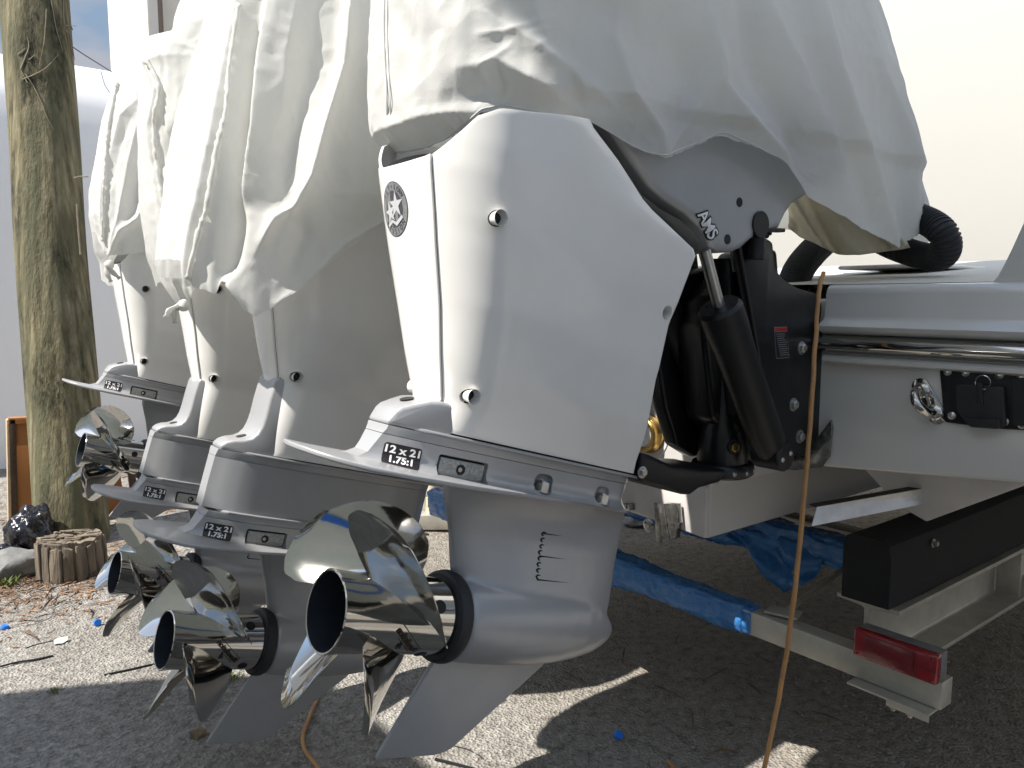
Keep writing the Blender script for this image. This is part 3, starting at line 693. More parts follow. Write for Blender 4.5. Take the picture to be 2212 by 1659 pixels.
# ================================================================== CLOTH COVERS over the powerheads
def segdist(px, py, poly):
    best = np.full(px.shape, 1e9); sgn = np.zeros(px.shape); par = np.zeros(px.shape)
    for i, ((ax, ay), (bx, by)) in enumerate(zip(poly[:-1], poly[1:])):
        dx, dy = bx-ax, by-ay; l2 = dx*dx+dy*dy
        t = np.clip(((px-ax)*dx+(py-ay)*dy)/l2, 0, 1); qx = ax+t*dx; qy = ay+t*dy
        d = np.hypot(px-qx, py-qy); s = np.sign((px-ax)*dy-(py-ay)*dx)
        m = d < best; best = np.where(m, d, best); sgn = np.where(m, s, sgn); par = np.where(m, (i+t)/(len(poly)-1), par)
    return best, sgn, par
def wrinkle(p, seed):
    return noise.noise(Vector((p[0]+seed, p[1], p[2])))
def cover_mesh(name, cy, hw, xa, xf, hem, hem_front, hem_far, ztop, folds, seed, m, nt=620, nz=200, n_exp=3.0, gather=None, wave=.008, tops=.30, hempx=None):
    cyf = cy if callable(cy) else (lambda z: cy)
    th = []
    for k in range(nt): th.append(2*math.pi*k/nt)
    V = np.zeros((nt, nz, 3)); NR = np.zeros((nt, nz, 3)); EDGE = np.zeros((nt, nz))
    hx = [h[0] for h in hem]; hz = [h[1] for h in hem]
    for i, t in enumerate(th):
        c, s = math.cos(t), math.sin(t); e = 2/n_exp
        cx = math.copysign(abs(c)**e, c); sx = math.copysign(abs(s)**e, s)
        A = float(interp(1.62, xa)); B = float(interp(1.62, xf)); X0 = (A+B)/2-(B-A)/2*cx
        near = np.interp(X0, hx, hz)
        zn = near
        if sx < 0:
            f = min(1, -sx*1.6); zn = near*(1-f)+hem_far*f
        if cx < -.86: 
            f = min(1, max(0, (-cx-.86)/.14))*(1 if sx < .75 else max(0, (1-sx)/.25)); zn = zn*(1-f)+hem_front*f
        if hempx:
            for _ in range(6):
                a_ = float(interp(zn, xa)); b_ = float(interp(zn, xf)); h_ = float(interp(zn, hw)); x_ = (a_+b_)/2-(b_-a_)/2*cx; y_ = cyf(zn)-h_*sx
                dd = np.array([x_, y_, zn])-CAM; zc_ = dd@FW; px_ = CX+FPX*(dd@RT)/zc_; py_ = CY-FPX*(dd@UP)/zc_
                nx_, ny_ = -np.sign(c)*abs(c)**(2-e), -np.sign(s)*abs(s)**(2-e); fc = -(nx_*dd[0]+ny_*dd[1])/math.hypot(nx_, ny_)/np.linalg.norm(dd)
                wgt = max(0, min(1, (fc+.05)/.25)); zn += wgt*.9*(py_-float(interp(px_, hempx)))/FPX*zc_
        zs = zn + (ztop-zn)*np.linspace(0, 1, nz)**1.05
        a = np.interp(zs, [p[0] for p in xa], [p[1] for p in xa]); b = np.interp(zs, [p[0] for p in xf], [p[1] for p in xf])
        h = np.interp(zs, [p[0] for p in hw], [p[1] for p in hw])
        k = np.clip((zs-(ztop-tops))/tops, 0, 1); shr = np.sqrt(np.clip(1-k**2.2, 0, 1))
        cxm = (a+b)/2; ax = (b-a)/2*shr; h = h*shr
        V[i, :, 0] = cxm-ax*cx; V[i, :, 1] = np.array([cyf(z) for z in zs])-h*sx; V[i, :, 2] = zs
        nx, ny = -np.sign(c)*abs(c)**(2-e), -np.sign(s)*abs(s)**(2-e); l = math.hypot(nx, ny); NR[i, :, 0] = nx/l; NR[i, :, 1] = ny/l
        EDGE[i] = np.linspace(0, 1, nz)
    # screen-measured folds, applied along the outward direction
    d = V - CAM; zc = d@FW; PX = CX+FPX*(d@RT)/zc; PY = CY-FPX*(d@UP)/zc
    facing = ((NR*d).sum(-1) < .35*np.linalg.norm(d, axis=-1)*0 + .12)
    D = np.zeros((nt, nz))
    for poly, amp, wd, kind in folds:
        ds, sg, par = segdist(PX, PY, poly)
        tap = np.sin(math.pi*np.clip(.08+.84*par, 0, 1))**.6
        if kind == 'r': f = np.exp(-(ds/wd)**1.25)                       # rounded ridge
        elif kind == 's': f = np.exp(-(ds/(wd*np.where(sg > 0, .65, 1.5)))**1.3)   # sharp on one side
        elif kind == 't': f = np.exp(-(ds/(wd*np.where(sg < 0, .65, 1.5)))**1.3)
        else: f = np.exp(-(ds/wd)**2)
        D += np.where(facing, amp*f*tap, 0)
    for i in range(nt):
        c = th[i]
        for j in range(nz):
            p = V[i, j]; e = EDGE[i, j]
            # long vertical folds, stronger towards the hem, and a soft crumple
            q = (math.cos(c)*3.1+p[0]*.8, math.sin(c)*3.1, p[2]*.55)
            D[i, j] += wave*(1.25-e)*(noise.noise(Vector((q[0]*1.5+seed, q[1]*1.5, q[2]*1.2)))*1.2 + .6*noise.noise(Vector((q[0]*4+seed, q[1]*4, q[2]*1.6))))
            q2 = Vector((p[0]*9+seed*3, p[1]*9, p[2]*7)); D[i, j] += .0022*noise.noise(q2)
            q3 = Vector((p[0]*26+seed, p[1]*26+3, p[2]*22)); r = 1-abs(noise.noise(q3))*2.4
            D[i, j] += .0014*max(0, r)
    V += NR*D[..., None]
    V[:, :, 2] += (np.random.RandomState(int(seed)).rand(nt)[:, None]-.5)*.003*(1-EDGE)**8
    if gather:                                                        # pull the cloth in towards a tied corner
        for gx, gy, gz, rad, st in gather:
            g = np.array([gx, gy, gz]); dd = np.linalg.norm(V-g, axis=-1); f = st*np.exp(-(dd/rad)**2)
            V += (g-V)*f[..., None]
    Vf, F = grid(V, cu=True)
    Fc = []
    top = [i*nz+nz-1 for i in range(nt)]; Fc.append(tuple(top))
    o = pymesh(name, Vf, F+Fc, m, None, 180)
    return o, V, th
def near_hem(pts, Y): return sorted([(float(onY(x, y, Y)[0]), float(onY(x, y, Y)[2])) for x, y in pts])
def prof(pts, Y): return sorted([(float(onY(x, y, Y)[2]), float(onY(x, y, Y)[0])) for x, y in pts])
def zpx(zo): # zoom-1 pixels (first 1000 px of the photo) -> view pixels
    return [(x*.4, y*.4) for x, y in zo]
# ---- nearest motor
HP1 = [(795, 300), (822, 339), (880, 333), (930, 322), (965, 306), (1000, 276), (1040, 243), (1085, 233), (1135, 243), (1200, 256), (1275, 268), (1330, 300), (1370, 324), (1425, 346), (1500, 318), (1560, 290), (1625, 318), (1690, 352), (1735, 405), (1742, 428), (1800, 458), (1870, 500), (1930, 536), (1960, 512), (2000, 500), (2050, 482)]
hem1 = near_hem(HP1, .83)
xa1 = prof([(803, -260), (805, 0), (798, 150), (797, 290), (836, 340)], 1.25); xf1 = prof([(1860, -240), (1930, 0), (1985, 240), (2020, 380), (2052, 480), (2040, 530)], .965)
folds1 = [
 ([(1097, 53), (1160, 95), (1230, 150), (1315, 227)], .020, 34, 's'), ([(1180, -60), (1300, 40), (1420, 110), (1560, 170)], -.012, 60, 'g'),
 ([(985, 215), (1060, 190), (1130, 215), (1200, 250)], -.012, 30, 'g'), ([(1000, 150), (1080, 130), (1180, 190), (1265, 262)], .012, 26, 'r'),
 ([(1040, 75), (1110, 65), (1190, 40)], .006, 10, 'r'), ([(1080, 130), (1095, 180), (1075, 220)], .005, 9, 'r'), ([(1240, 165), (1262, 205), (1266, 245)], .008, 8, 't'),
 ([(1150, 75), (1210, 60)], .004, 6, 'r'), ([(1165, 110), (1215, 70)], .004, 6, 'r'), ([(1060, 200), (1040, 150), (1110, 95)], .004, 7, 'r'),
 ([(1425, 346), (1420, 290), (1360, 210), (1330, 90)], .022, 26, 'r'), ([(1425, 346), (1500, 262), (1560, 160), (1580, 0)], .012, 22, 't'),
 ([(1480, 100), (1500, 200), (1465, 300)], -.016, 30, 'g'), ([(1540, 40), (1560, 175), (1640, 290), (1700, 345)], .020, 24, 's'), ([(1590, -30), (1625, 140), (1700, 270), (1742, 400)], -.018, 22, 'g'),
 ([(1640, -20), (1690, 110), (1775, 270), (1840, 420)], .026, 26, 's'), ([(1742, 420), (1752, 380), (1735, 300)], .012, 12, 't'),
 ([(1760, -20), (1795, 150), (1870, 360), (1930, 533)], .028, 24, 's'), ([(1720, 0), (1760, 160), (1820, 330), (1870, 480)], -.020, 20, 'g'), ([(1860, 0), (1895, 160), (1960, 340), (1960, 510)], .020, 22, 't'),
 ([(1910, 130), (1960, 330), (2040, 470)], .012, 16, 'r'), ([(1340, 10), (1330, 80), (1390, 190)], .006, 12, 'r'), ([(870, 30), (890, 100), (872, 170)], -.006, 24, 'g'), ([(900, -40), (985, 60), (960, 190), (935, 300)], .006, 40, 'g')]
c1, CV1, _ = cover_mesh('engine_cover', lambda z: 1.075+.09*min(1, max(0, (z-1.5)/.2)), [(1.5, .18), (1.62, .24), (1.72, .30), (1.9, .30), (2.4, .24)], xa1, xf1, hem1, 1.545, 1.60, 2.32, folds1, 3.0, M_CLOTH, hempx=HP1)
tag(c1, 'loose white cloth cover on the nearest motor, its crumpled hem lifting above the grey arm', 'engine cover', 'white cloth covers over the motors')
# ---- second motor
HP2 = [(400, 560), (407, 618), (428, 622), (448, 628), (478, 645), (490, 600), (505, 606), (514, 640), (535, 672), (558, 686), (600, 660), (650, 622), (700, 580), (832, 476), (900, 420), (1200, 200)]
hem2 = near_hem(HP2, 1.50)
xa2 = prof([(560, -200), (516, 0), (472, 140), (440, 280), (428, 400), (410, 500), (404, 560), (408, 620)], 1.60); xf2 = [(1.2, 1.45), (1.6, 1.5), (2.3, 1.25)]
folds2 = [
 (zpx([(1460, 0), (1420, 300), (1390, 700), (1350, 900), (1300, 1120)]), .034, 18, 't'), (zpx([(1380, 0), (1330, 300), (1290, 700), (1270, 1000), (1240, 1400)]), -.034, 20, 'g'),
 (zpx([(1300, 0), (1240, 350), (1190, 700), (1120, 1100), (1040, 1400), (1020, 1550)]), .026, 14, 'r'), (zpx([(1880, 0), (1840, 350), (1740, 700), (1680, 950), (1590, 1120)]), .034, 13, 't'),
 (zpx([(1590, 1120), (1500, 1180), (1430, 1310)]), .030, 11, 's'), (zpx([(1590, 1130), (1640, 1250), (1560, 1450)]), -.020, 22, 'g'), (zpx([(1700, 0), (1650, 400), (1560, 800), (1520, 1100)]), -.020, 34, 'g'),
 (zpx([(1830, 0), (1860, 60), (1850, 200), (1870, 300)]), .010, 10, 'r'), (zpx([(2080, 1190), (1850, 1330), (1620, 1560), (1500, 1640)]), .010, 10, 'r'), (zpx([(1300, 1100), (1260, 1300), (1230, 1480)]), -.022, 16, 'g'),
 (zpx([(1600, 0), (1550, 300), (1530, 600)]), .010, 22, 'r'), (zpx([(1230, 1500), (1290, 1560), (1330, 1650)]), .016, 9, 'r'), (zpx([(1940, 300), (1900, 700), (1800, 1100)]), -.008, 30, 'g'), (zpx([(2060, 300), (2000, 800), (1950, 1150)]), .006, 24, 'r')]
c2, CV2, _ = cover_mesh('engine_cover', 1.80, [(1.3, .27), (1.62, .29), (1.9, .215), (2.4, .18)], xa2, xf2, hem2, 1.55, 1.45, 2.42, folds2, 11.0, M_CLOTH, hempx=HP2, wave=.007, gather=[(.47, 1.60, 1.42, .07, .45)])
tag(c2, 'white cloth cover with deep vertical folds sagging low over the second motor', 'engine cover', 'white cloth covers over the motors')
# ---- third motor
HP3 = [(330, 560), (350, 620), (378, 682), (392, 668), (410, 640), (440, 600), (500, 560), (700, 450), (1000, 300)]
hem3 = near_hem(HP3, 2.24)
xa3 = prof([(400, -160), (395, 40), (322, 128), (316, 248), (320, 304), (324, 432), (340, 544), (362, 630), (378, 668)], 2.36); xf3 = [(1.2, 1.45), (1.6, 1.5), (2.3, 1.25)]
folds3 = [
 (zpx([(800, 320), (860, 480), (830, 680), (850, 900), (880, 1080), (930, 1270), (1010, 1440)]), .022, 8, 'r'), (zpx([(800, 320), (960, 230), (1120, 60)]), .020, 12, 's'), (zpx([(1240, 200), (1100, 500), (950, 760), (870, 900)]), -.018, 18, 'g'),
 (zpx([(1060, 300), (1030, 500), (930, 700)]), .010, 12, 'r'), (zpx([(980, 240), (1080, 270)]), .004, 5, 'r'), (zpx([(1160, 300), (1080, 700), (1000, 1000)]), .012, 16, 'r'), (zpx([(1060, 1180), (970, 1200), (950, 1250)]), .012, 8, 'r'),
 (zpx([(860, 1100), (920, 1400), (960, 1600)]), .012, 10, 'r'), (zpx([(900, 1000), (960, 1250), (1000, 1500)]), -.014, 12, 'g')]
c3, CV3, _ = cover_mesh('engine_cover', 2.42, [(1.3, .27), (1.62, .29), (1.9, .215), (2.4, .18)], xa3, xf3, hem3, 1.55, 1.45, 2.45, folds3, 23.0, M_CLOTH, hempx=HP3, nt=520, wave=.007, gather=[(.66, 2.34, 1.37, .09, .6)])
tag(c3, 'white cloth cover with a ruffled seam, pulled down to a knot on the third motor', 'engine cover', 'white cloth covers over the motors')
# ---- farthest motor
HP4 = [(205, 500), (232, 562), (248, 556), (270, 553), (300, 547), (336, 540), (400, 532), (600, 480)]
hem4 = near_hem(HP4, 2.98)
xa4 = prof([(420, -60), (376, 28), (290, 66), (280, 112), (236, 240), (222, 330), (208, 400), (208, 460), (222, 540), (232, 562)], 3.10); xf4 = [(1.2, 1.45), (1.6, 1.5), (2.3, 1.25)]
folds4 = [
 (zpx([(700, 290), (620, 500), (580, 800), (560, 1100), (560, 1380)]), .014, 6, 'r'), (zpx([(610, 1380), (680, 1240), (760, 1180), (820, 1050)]), .028, 9, 't'), (zpx([(600, 1380), (650, 1200), (700, 900), (760, 600)]), .014, 8, 'r'),
 (zpx([(740, 540), (660, 620), (600, 850)]), .010, 8, 'r'), (zpx([(700, 1200), (720, 1000), (780, 800)]), -.012, 12, 'g'), (zpx([(600, 1000), (640, 800), (700, 640)]), -.010, 8, 'g'), (zpx([(700, 280), (780, 180), (940, 130)]), .020, 8, 'r'), (zpx([(800, 450), (790, 650), (800, 800)]), .008, 9, 'r')]
c4, CV4, _ = cover_mesh('engine_cover', 3.19, [(1.3, .20), (1.62, .22), (1.9, .21), (2.4, .18)], xa4, xf4, hem4, 1.55, 1.45, 2.46, folds4, 31.0, M_CLOTH, hempx=HP4, nt=520, wave=.006, gather=[(.575, 3.06, 1.56, .07, .6)])
tag(c4, 'white cloth cover bunched with a short tail on the farthest motor beside the pole', 'engine cover', 'white cloth covers over the motors')
# seams and tie ends on the covers (parts)
def cover_tree(o): return bvh_world([o])
t1 = cover_tree(c1)
for off in (0, 7):
    path = []
    for x, y in ((832+off, -30), (830+off, 60), (833+off, 150), (838+off, 240), (846+off, 332)):
        h = cast(t1, x, y)
        if h: path.append(h[0]+h[1]*.0012)
    if len(path) > 2: tube('cover_seam', spline(path, 40), .0022 if off == 0 else .0014, M_TRIM, c1, 8)
hp_ = []
for k in range(60):
    x = 830+1120*k/59; y = float(interp(x, HP1))-7; h = cast(t1, x, y)
    if h and (not hp_ or (h[0]-hp_[-1]).length < .09): hp_.append(h[0]+h[1]*.0008)
if len(hp_) > 6: tube('hem_stitch', spline(hp_, 160), .0011, M_TRIM, c1, 6)
def ruffle(o, pts, r, n=60, amp=.006):
    t = cover_tree(o); path = []
    for k, p in enumerate(spline([(x, y, 0) for x, y in pts], n)):
        h = cast(t, p.x, p.y)
        if h: path.append(h[0]+h[1]*(.003+amp*abs(math.sin(k*1.7))*rnd.random()))
    if len(path) > 3: tube('ruffled_seam', path, [r*(.6+.7*rnd.random()) for _ in path], M_CLOTH, o, 8, True, 180)
ruffle(c3, zpx([(800, 330), (860, 480), (835, 680), (850, 900), (880, 1080), (930, 1270), (1000, 1430)]), .007)
ruffle(c2, zpx([(1290, 30), (1235, 350), (1215, 600), (1170, 800), (1120, 1100), (1075, 1250), (1020, 1500)]), .006)
ruffle(c4, zpx([(640, 450), (600, 620), (575, 850), (560, 1050), (560, 1300)]), .005)
def tie(o, P, dirs):
    P = Vector(P); lathe('tie_knot', [(-.016, .004), (-.01, .014), (0, .017), (.01, .013), (.017, .005)], P, (.2, -.3, 1), M_CLOTH, o, 12)
    for d, l in dirs:
        d = Vector(d).normalized(); pts = [P, P+d*l*.4+Vector((-.01, 0, 0)), P+d*l+Vector((.008, 0, -.01))]
        tube('tie_end', spline(pts, 8), [.006+.006*math.sin(k*.9)**2 for k in range(9)], M_CLOTH, o, 8, True, 180, .5)
tie(c4, depth(236, 572, 2.74), [((-.1, 0, -1), .05), ((.5, 0, -.8), .045)])
tie(c3, depth(396, 660, 2.12), [((-.6, 0, -.7), .05), ((-.9, 0, -.35), .06)])
# ================================================================== BOAT HULL on its trailer
XT = 1.65
boat = thing('boat_hull', 'white boat hull with polished rub rail and nonslip deck behind the motors', 'boat', (XT, .9, .76))
def ch(o, root):                                   # parent without moving (root is unrotated)
    o.parent = root; o.location = o.location - root.location; return o
# upper transom and topsides, L shaped in cross-section, running forward
Yb, zb = 1.27, .757
prof_h = [(3.55, 1.38), (3.55, .98), (2.55, .80), (Yb, zb-.0), (Yb, .985), (Yb-.33, 1.012), (.54, 1.049), (-.45, 1.13), (-.50, 1.40), (3.5, 1.40)]
bm = prism_bm([(y, z) for y, z in prof_h], XT, 5.4, 'x', .012, 3)
ch(bm_obj('hull_shell', bm, M_HULL2 if False else M_HULL, None, 35), boat)
# chine ledge along the lower step
ch(boxo('chine_ledge', (XT+1.85, Yb-.006, .93), (3.66, .03, .05), M_HULL2, None, None, .01), boat)
pl = [onX(1352, 1092, XT-.004), onX(1440, 1108, XT-.004)]
bm = prism_bm([(Yb+.001, .762), (Yb+.001, .90), (2.9, 1.06), (2.9, .87)], XT-.012, XT+.01, 'x', .004); ch(bm_obj('lower_transom_face', bm, M_HULL2, None), boat)
# overhanging deck moulding with the rub rail: profile (x offset, z) swept across the stern
lid = [(.06, 1.272), (.004, 1.272), (-.004, 1.274), (-.006, 1.278), (-.002, 1.281), (-.002, 1.320), (-.020, 1.322), (-.034, 1.330), (-.037, 1.339), (-.030, 1.347), (-.017, 1.352), (-.012, 1.362), (-.010, 1.41), (-.006, 1.422), (.004, 1.430), (.06, 1.434)]
def sweepY(name, prof_, y0, y1, m, x0=XT, n=2):
    G = [[(x0+dx, y0+(y1-y0)*k/(n-1), z) for dx, z in prof_] for k in range(n)]
    V, F = grid(G, cv=True, cap0=True, cap1=True); return bm_obj(name, bm_of(V, F), m, None, 50)
ch(sweepY('deck_moulding', lid, -.55, .955, M_HULL), boat)
rail = [(-.002, 1.2815), (-.016, 1.2815), (-.028, 1.286), (-.036, 1.293), (-.039, 1.3005), (-.036, 1.308), (-.028, 1.315), (-.016, 1.3195), (-.002, 1.3195)]
rr_ = ch(sweepY('rub_rail', rail, -.55, .958, M_CHROME), boat)
for x, y in ((1889, 733), (2083, 742), (2212, 748)):
    q = onX(x, y, XT-.0385); screw('rail_screw', Vector(q)-boat.location, (-1, 0, 0), .0055, M_STEEL, rr_)
lower_lip = [(.02, 1.256), (-.014, 1.256), (-.024, 1.261), (-.025, 1.268), (-.018, 1.274), (.0, 1.276), (.02, 1.276)]
ch(sweepY('lower_moulding', lower_lip, -.55, .95, M_HULL), boat)
# deck, gently rising forward, and the raised coaming on the right
sl = .068
def deckz(x): return 1.433 + (x-XT-.03)*sl
V = []; F = []
xs = [XT+.03, XT+.5, XT+1.1, XT+1.75]
V, F = grid([[(x, y, deckz(x)) for y in np.linspace(-.5, 3.4, 8)] for x in xs]); V += [(v[0], v[1], v[2]-.04) for v in V]; n_ = len(V)//2; F += [tuple(i+n_ for i in reversed(f)) for f in F]
ch(pymesh('nonslip_deck', V, F, M_DECK), boat)
hp = [(2.55, .42), (2.55, 1.0), (3.05, 1.0), (3.05, .42)]
bm = prism_bm([(x, y) for x, y in ((XT+.75, .18), (XT+.75, .72), (XT+1.35, .72), (XT+1.35, .18))], deckz(XT+1)+.0, deckz(XT+1)+.014, 'z', .006, 2)
ch(bm_obj('deck_hatch', bm, M_HULL, None), boat)
bm = prism_bm([(XT+.55, 1.0), (XT+.55, 1.25), (XT+1.0, 1.25), (XT+1.0, 1.0)], deckz(XT+.8), deckz(XT+.8)+.012, 'z', .006, 2); ch(bm_obj('deck_hatch', bm, M_HULL, None), boat)
co = [tuple(onX(x, y, XT+.02)[1:]) for x, y in ((2085, 628), (2120, 620), (2140, 612), (2155, 596), (2168, 572), (2185, 538), (2212, 478), (2240, 410))]
cop = [(float(a), float(b)) for a, b in co] + [(.30, 1.95), (-.5, 1.95), (-.5, 1.42), (float(co[0][0]), 1.405)]
ch(prism('coaming', cop, XT+.018, XT+2.2, M_HULL, None, 'x', .010, 3), boat)
# lifting eye on its oval plate
def onT(x, y, off=.0): return Vector(onX(x, y, XT-off))
a, b = onT(1986, 828), onT(2030, 905); mid = (a+b)/2; dv = (b-a); dv.x = 0; half_ = dv.length/2; dv.normalize()
pr = []
for k in range(24):
    t_ = 2*math.pi*k/24; ux = Vector((0, dv.z, -dv.y)); p = dv*(math.copysign(half_*.80, math.cos(t_))) + (dv*math.cos(t_)+ux*math.sin(t_))*.0185
    pr.append((mid.y+p.y, mid.z+p.z))
eye = thing('lifting_eye', 'polished stainless lifting eye bolted on the hull beside the black panel', 'lifting eye', mid)
def chl(o, root): o.parent = root; o.location = -root.location; return o
bmv = prism_bm(pr, XT-.0045, XT+.002, 'x', .0012, 2); chl(bm_obj('base_plate', bmv, M_CHROME, None), eye)
p0 = mid-dv*half_*.62; p1 = mid+dv*half_*.62; ux = Vector((-1, 0, 0))
bowp = spline([p0+Vector((.01, 0, 0)), p0+ux*.02, p0+ux*.040+dv*.004, mid+ux*.056, p1+ux*.040-dv*.004, p1+ux*.02, p1+Vector((.01, 0, 0))], 40)
chl(tube('bow', bowp, .0098, M_CHROME, None, 20), eye)
for p in (p0, p1): chl(lathe('collar', [(-.001, .0165), (.005, .0165), (.009, .0125), (.010, .0100)], p+Vector((-.004, 0, 0)), (-1, 0, 0), M_CHROME, None, 28), eye)
# black socket panel with rubber flap
pan = thing('socket_panel', 'black socket panel with rubber flap cover and key ring, screwed to the hull', 'socket panel', onT(2130, 855))
def TY(x, y): q = onT(x, y); return (q.y, q.z)
def rpoly(pts, r=.006):
    out = []; n = len(pts)
    for i in range(n):
        p = Vector((*pts[i], 0)); a = (Vector((*pts[i-1], 0))-p).normalized(); b = (Vector((*pts[(i+1) % n], 0))-p).normalized()
        for t_ in (0, .25, .5, .75, 1):
            q = p + a*r*(1-t_)**2*1. + b*r*t_**2; out.append((q.x, q.y))
    return out
face = rpoly([TY(2032, 789), TY(2290, 802), TY(2290, 933), TY(2150, 925), TY(2042, 911)], .008)
chl(prism('face_plate', face, XT-.007, XT+.004, M_BLACK, None, 'x', .0015), pan)
flap = rpoly([TY(2072, 829), TY(2176, 834), TY(2180, 917), TY(2165, 925), TY(2112, 921), TY(2090, 905), TY(2075, 885)], .004)
fl_ = chl(prism('rubber_flap', flap, XT-.019, XT-.0065, M_RUB, None, 'x', .004, 3), pan)
chl(prism('flap_tab', rpoly([TY(2118, 826), TY(2132, 827), TY(2134, 872), TY(2122, 872)], .003), XT-.024, XT-.018, M_RUB, None, 'x', .002), pan)
chl(prism('flap_lip', rpoly([TY(2090, 901), TY(2172, 905), TY(2170, 924), TY(2108, 920)], .006), XT-.027, XT-.017, M_RUB, None, 'x', .004, 3), pan)
chl(prism('second_flap', rpoly([TY(2190, 815), TY(2290, 818), TY(2290, 925), TY(2192, 918)], .006), XT-.013, XT-.0065, M_RUB, None, 'x', .003), pan)
c_ = onT(2123, 826, .022); chl(tube('key_ring', [c_+Vector((0, math.cos(t_)*.0135, math.sin(t_)*.0135)) for t_ in np.linspace(0, 2*math.pi, 28)], .0011, M_CHROME, None, 8), pan)
for x, y in ((2047, 803), (2086, 805), (2159, 810), (2206, 814), (2056, 898), (2170, 911), (2208, 918)):
    chl(screw('panel_screw', onT(x, y, .0075), (-1, 0, 0), .0078, M_STEEL, None), pan)
# underwater light seen between cowl and bracket, drain, bracket, tab
ul = thing('underwater_light', 'round brass-rimmed underwater light set in the transom behind the nearest motor', 'underwater light', onT(1404, 936))
q = onT(1404, 936); axl = Vector((-1, 0, 0))
chl(lathe('brass_rim', [(.0, .056), (.012, .056), (.02, .050), (.028, .048), (.034, .050), (.038, .046), (.038, .038), (.030, .036)], q, axl, M_BRASS, None, 40, (False, False)), ul)
chl(lathe('lens', [(.02, .040), (.034, .0365), (.037, .030), (.038, .0001)], q, axl, M_TXTW, None, 36), ul)
chl(lathe('lens_centre', [(.0375, .013), (.039, .012), (.039, .0001)], q, axl, M_BADGE, None, 24), ul)
chl(lathe('transom_plate', [(.0, .07), (.003, .07)], q, axl, M_HULL2, None, 40), ul)
dr = thing('drain_fitting', 'round drain fitting with a bolt on the lower hull under the nearest motor', 'drain fitting', onT(1402, 1134, .012))
chl(lathe('flange', [(0, .020), (.003, .020), (.0045, .017)], onT(1402, 1134, .012), axl, M_STEEL, None, 28), dr)
chl(hexbolt('plug', onT(1402, 1134, .016), axl, .008, .012, M_STEEL, None), dr)
for dy in (-.0135, .0135): chl(screw('flange_screw', onT(1402, 1134, .0165)+Vector((0, dy, .004)), axl, .003, M_HOLE, None), dr)
tb = thing('strap_bracket', 'mottled stainless bracket bolted on the corner of the lower hull', 'bracket', onT(1447, 1130, .012))
def TYo(x, y, o=.012): q = onT(x, y, o); return (q.y, q.z)
chl(prism('front_plate', [TYo(1424, 1083), TYo(1446, 1085), TYo(1458, 1165), TYo(1437, 1172), TYo(1430, 1165)], XT-.036, XT-.030, M_STEEL2, None, 'x', .002), tb)
chl(prism('side_web', [TYo(1446, 1085), TYo(1470, 1086), TYo(1476, 1110), TYo(1470, 1160), TYo(1458, 1165)], XT-.034, XT-.0125, M_STEEL2, None, 'x', .002), tb)
chl(prism('clip', rpoly([TYo(1458, 1084), TYo(1476, 1085), TYo(1480, 1128), TYo(1462, 1126)], .003), XT-.030, XT-.02, M_STEEL, None, 'x', .002), tb)
t2_ = thing('small_bracket', 'small twin-lug steel bracket on the lower hull beside the grey gearcase', 'bracket', onT(1362, 1095, .012))
for x in (1354, 1365): chl(prism('lug', rpoly([TYo(x-3, 1086), TYo(x+6, 1087), TYo(x+7, 1101), TYo(x-2, 1100)], .002), XT-.026, XT-.011, M_STEEL2, None, 'x', .002), t2_)
# mottled transom corner plate below the clamp bracket
cpl = [TYo(1692, 960, 0), TYo(1740, 985, 0), TYo(1800, 905, 0), TYo(1803, 925, 0), TYo(1796, 985, 0), TYo(1780, 1008, 0), TYo(1720, 1015, 0), TYo(1690, 1010, 0)]
ch(prism('corner_plate', cpl, XT-.012, XT-.002, M_STEEL2, None, 'x', .003), boat)
# trim tab
A = Vector(onX(1752, 1136, 1.72)); B = Vector(onX(2195, 1048, 2.25)); A2 = A+Vector((.02, -.0, .045)); B2 = B+Vector((0, 0, .035))
tt = thing('trim_tab', 'long thin stainless trim tab sticking out under the hull above the bunk', 'trim tab', A)
dv = (B-A).normalized(); nrm = dv.cross(Vector((0, 0, 1))).normalized()
bm = bm_of([A, B, B2, A2, A+nrm*.003, B+nrm*.003, B2+nrm*.003, A2+nrm*.003], [(0, 1, 2, 3), (7, 6, 5, 4), (0, 4, 5, 1), (1, 5, 6, 2), (2, 6, 7, 3), (3, 7, 4, 0)])
chl(bm_obj('edge_flange', bm, M_STEEL, None), tt)
inn = Vector((.012, .026, .0))
bm = bm_of([A2, B2, B2+inn, A2+inn, A2-Vector((0, 0, .003)), B2-Vector((0, 0, .003)), B2+inn-Vector((0, 0, .003)), A2+inn-Vector((0, 0, .003))], [(0, 1, 2, 3), (7, 6, 5, 4), (0, 4, 5, 1), (1, 5, 6, 2), (2, 6, 7, 3), (3, 7, 4, 0)])
chl(bm_obj('tab_plate', bm, M_BLACK, None), tt)
chl(bm_obj('actuator', join([tube_bm([A+(B-A)*.62+Vector((.1, .12, .05)), A+(B-A)*.62+Vector((.14, .2, .2))], .03, 16), box_bm(A+(B-A)*.7+Vector((.05, .1, .08)), (.25, .1, .10), None, .01)]), M_BLACK, None), tt)
# lifting strake block under the hull
st = [(float(onX(1940, 1093, 2.0)[1]), float(onX(1940, 1093, 2.0)[2])), (float(onX(2000, 1127, 2.0)[1]), float(onX(2000, 1127, 2.0)[2])), (float(onX(2210, 1050, 2.0)[1]), float(onX(2210, 1050, 2.0)[2])), (.70, 1.03), (1.1, 1.0)]
ch(prism('hull_strake', st, 2.0, 5.0, M_HULL2, None, 'x', .004), boat)
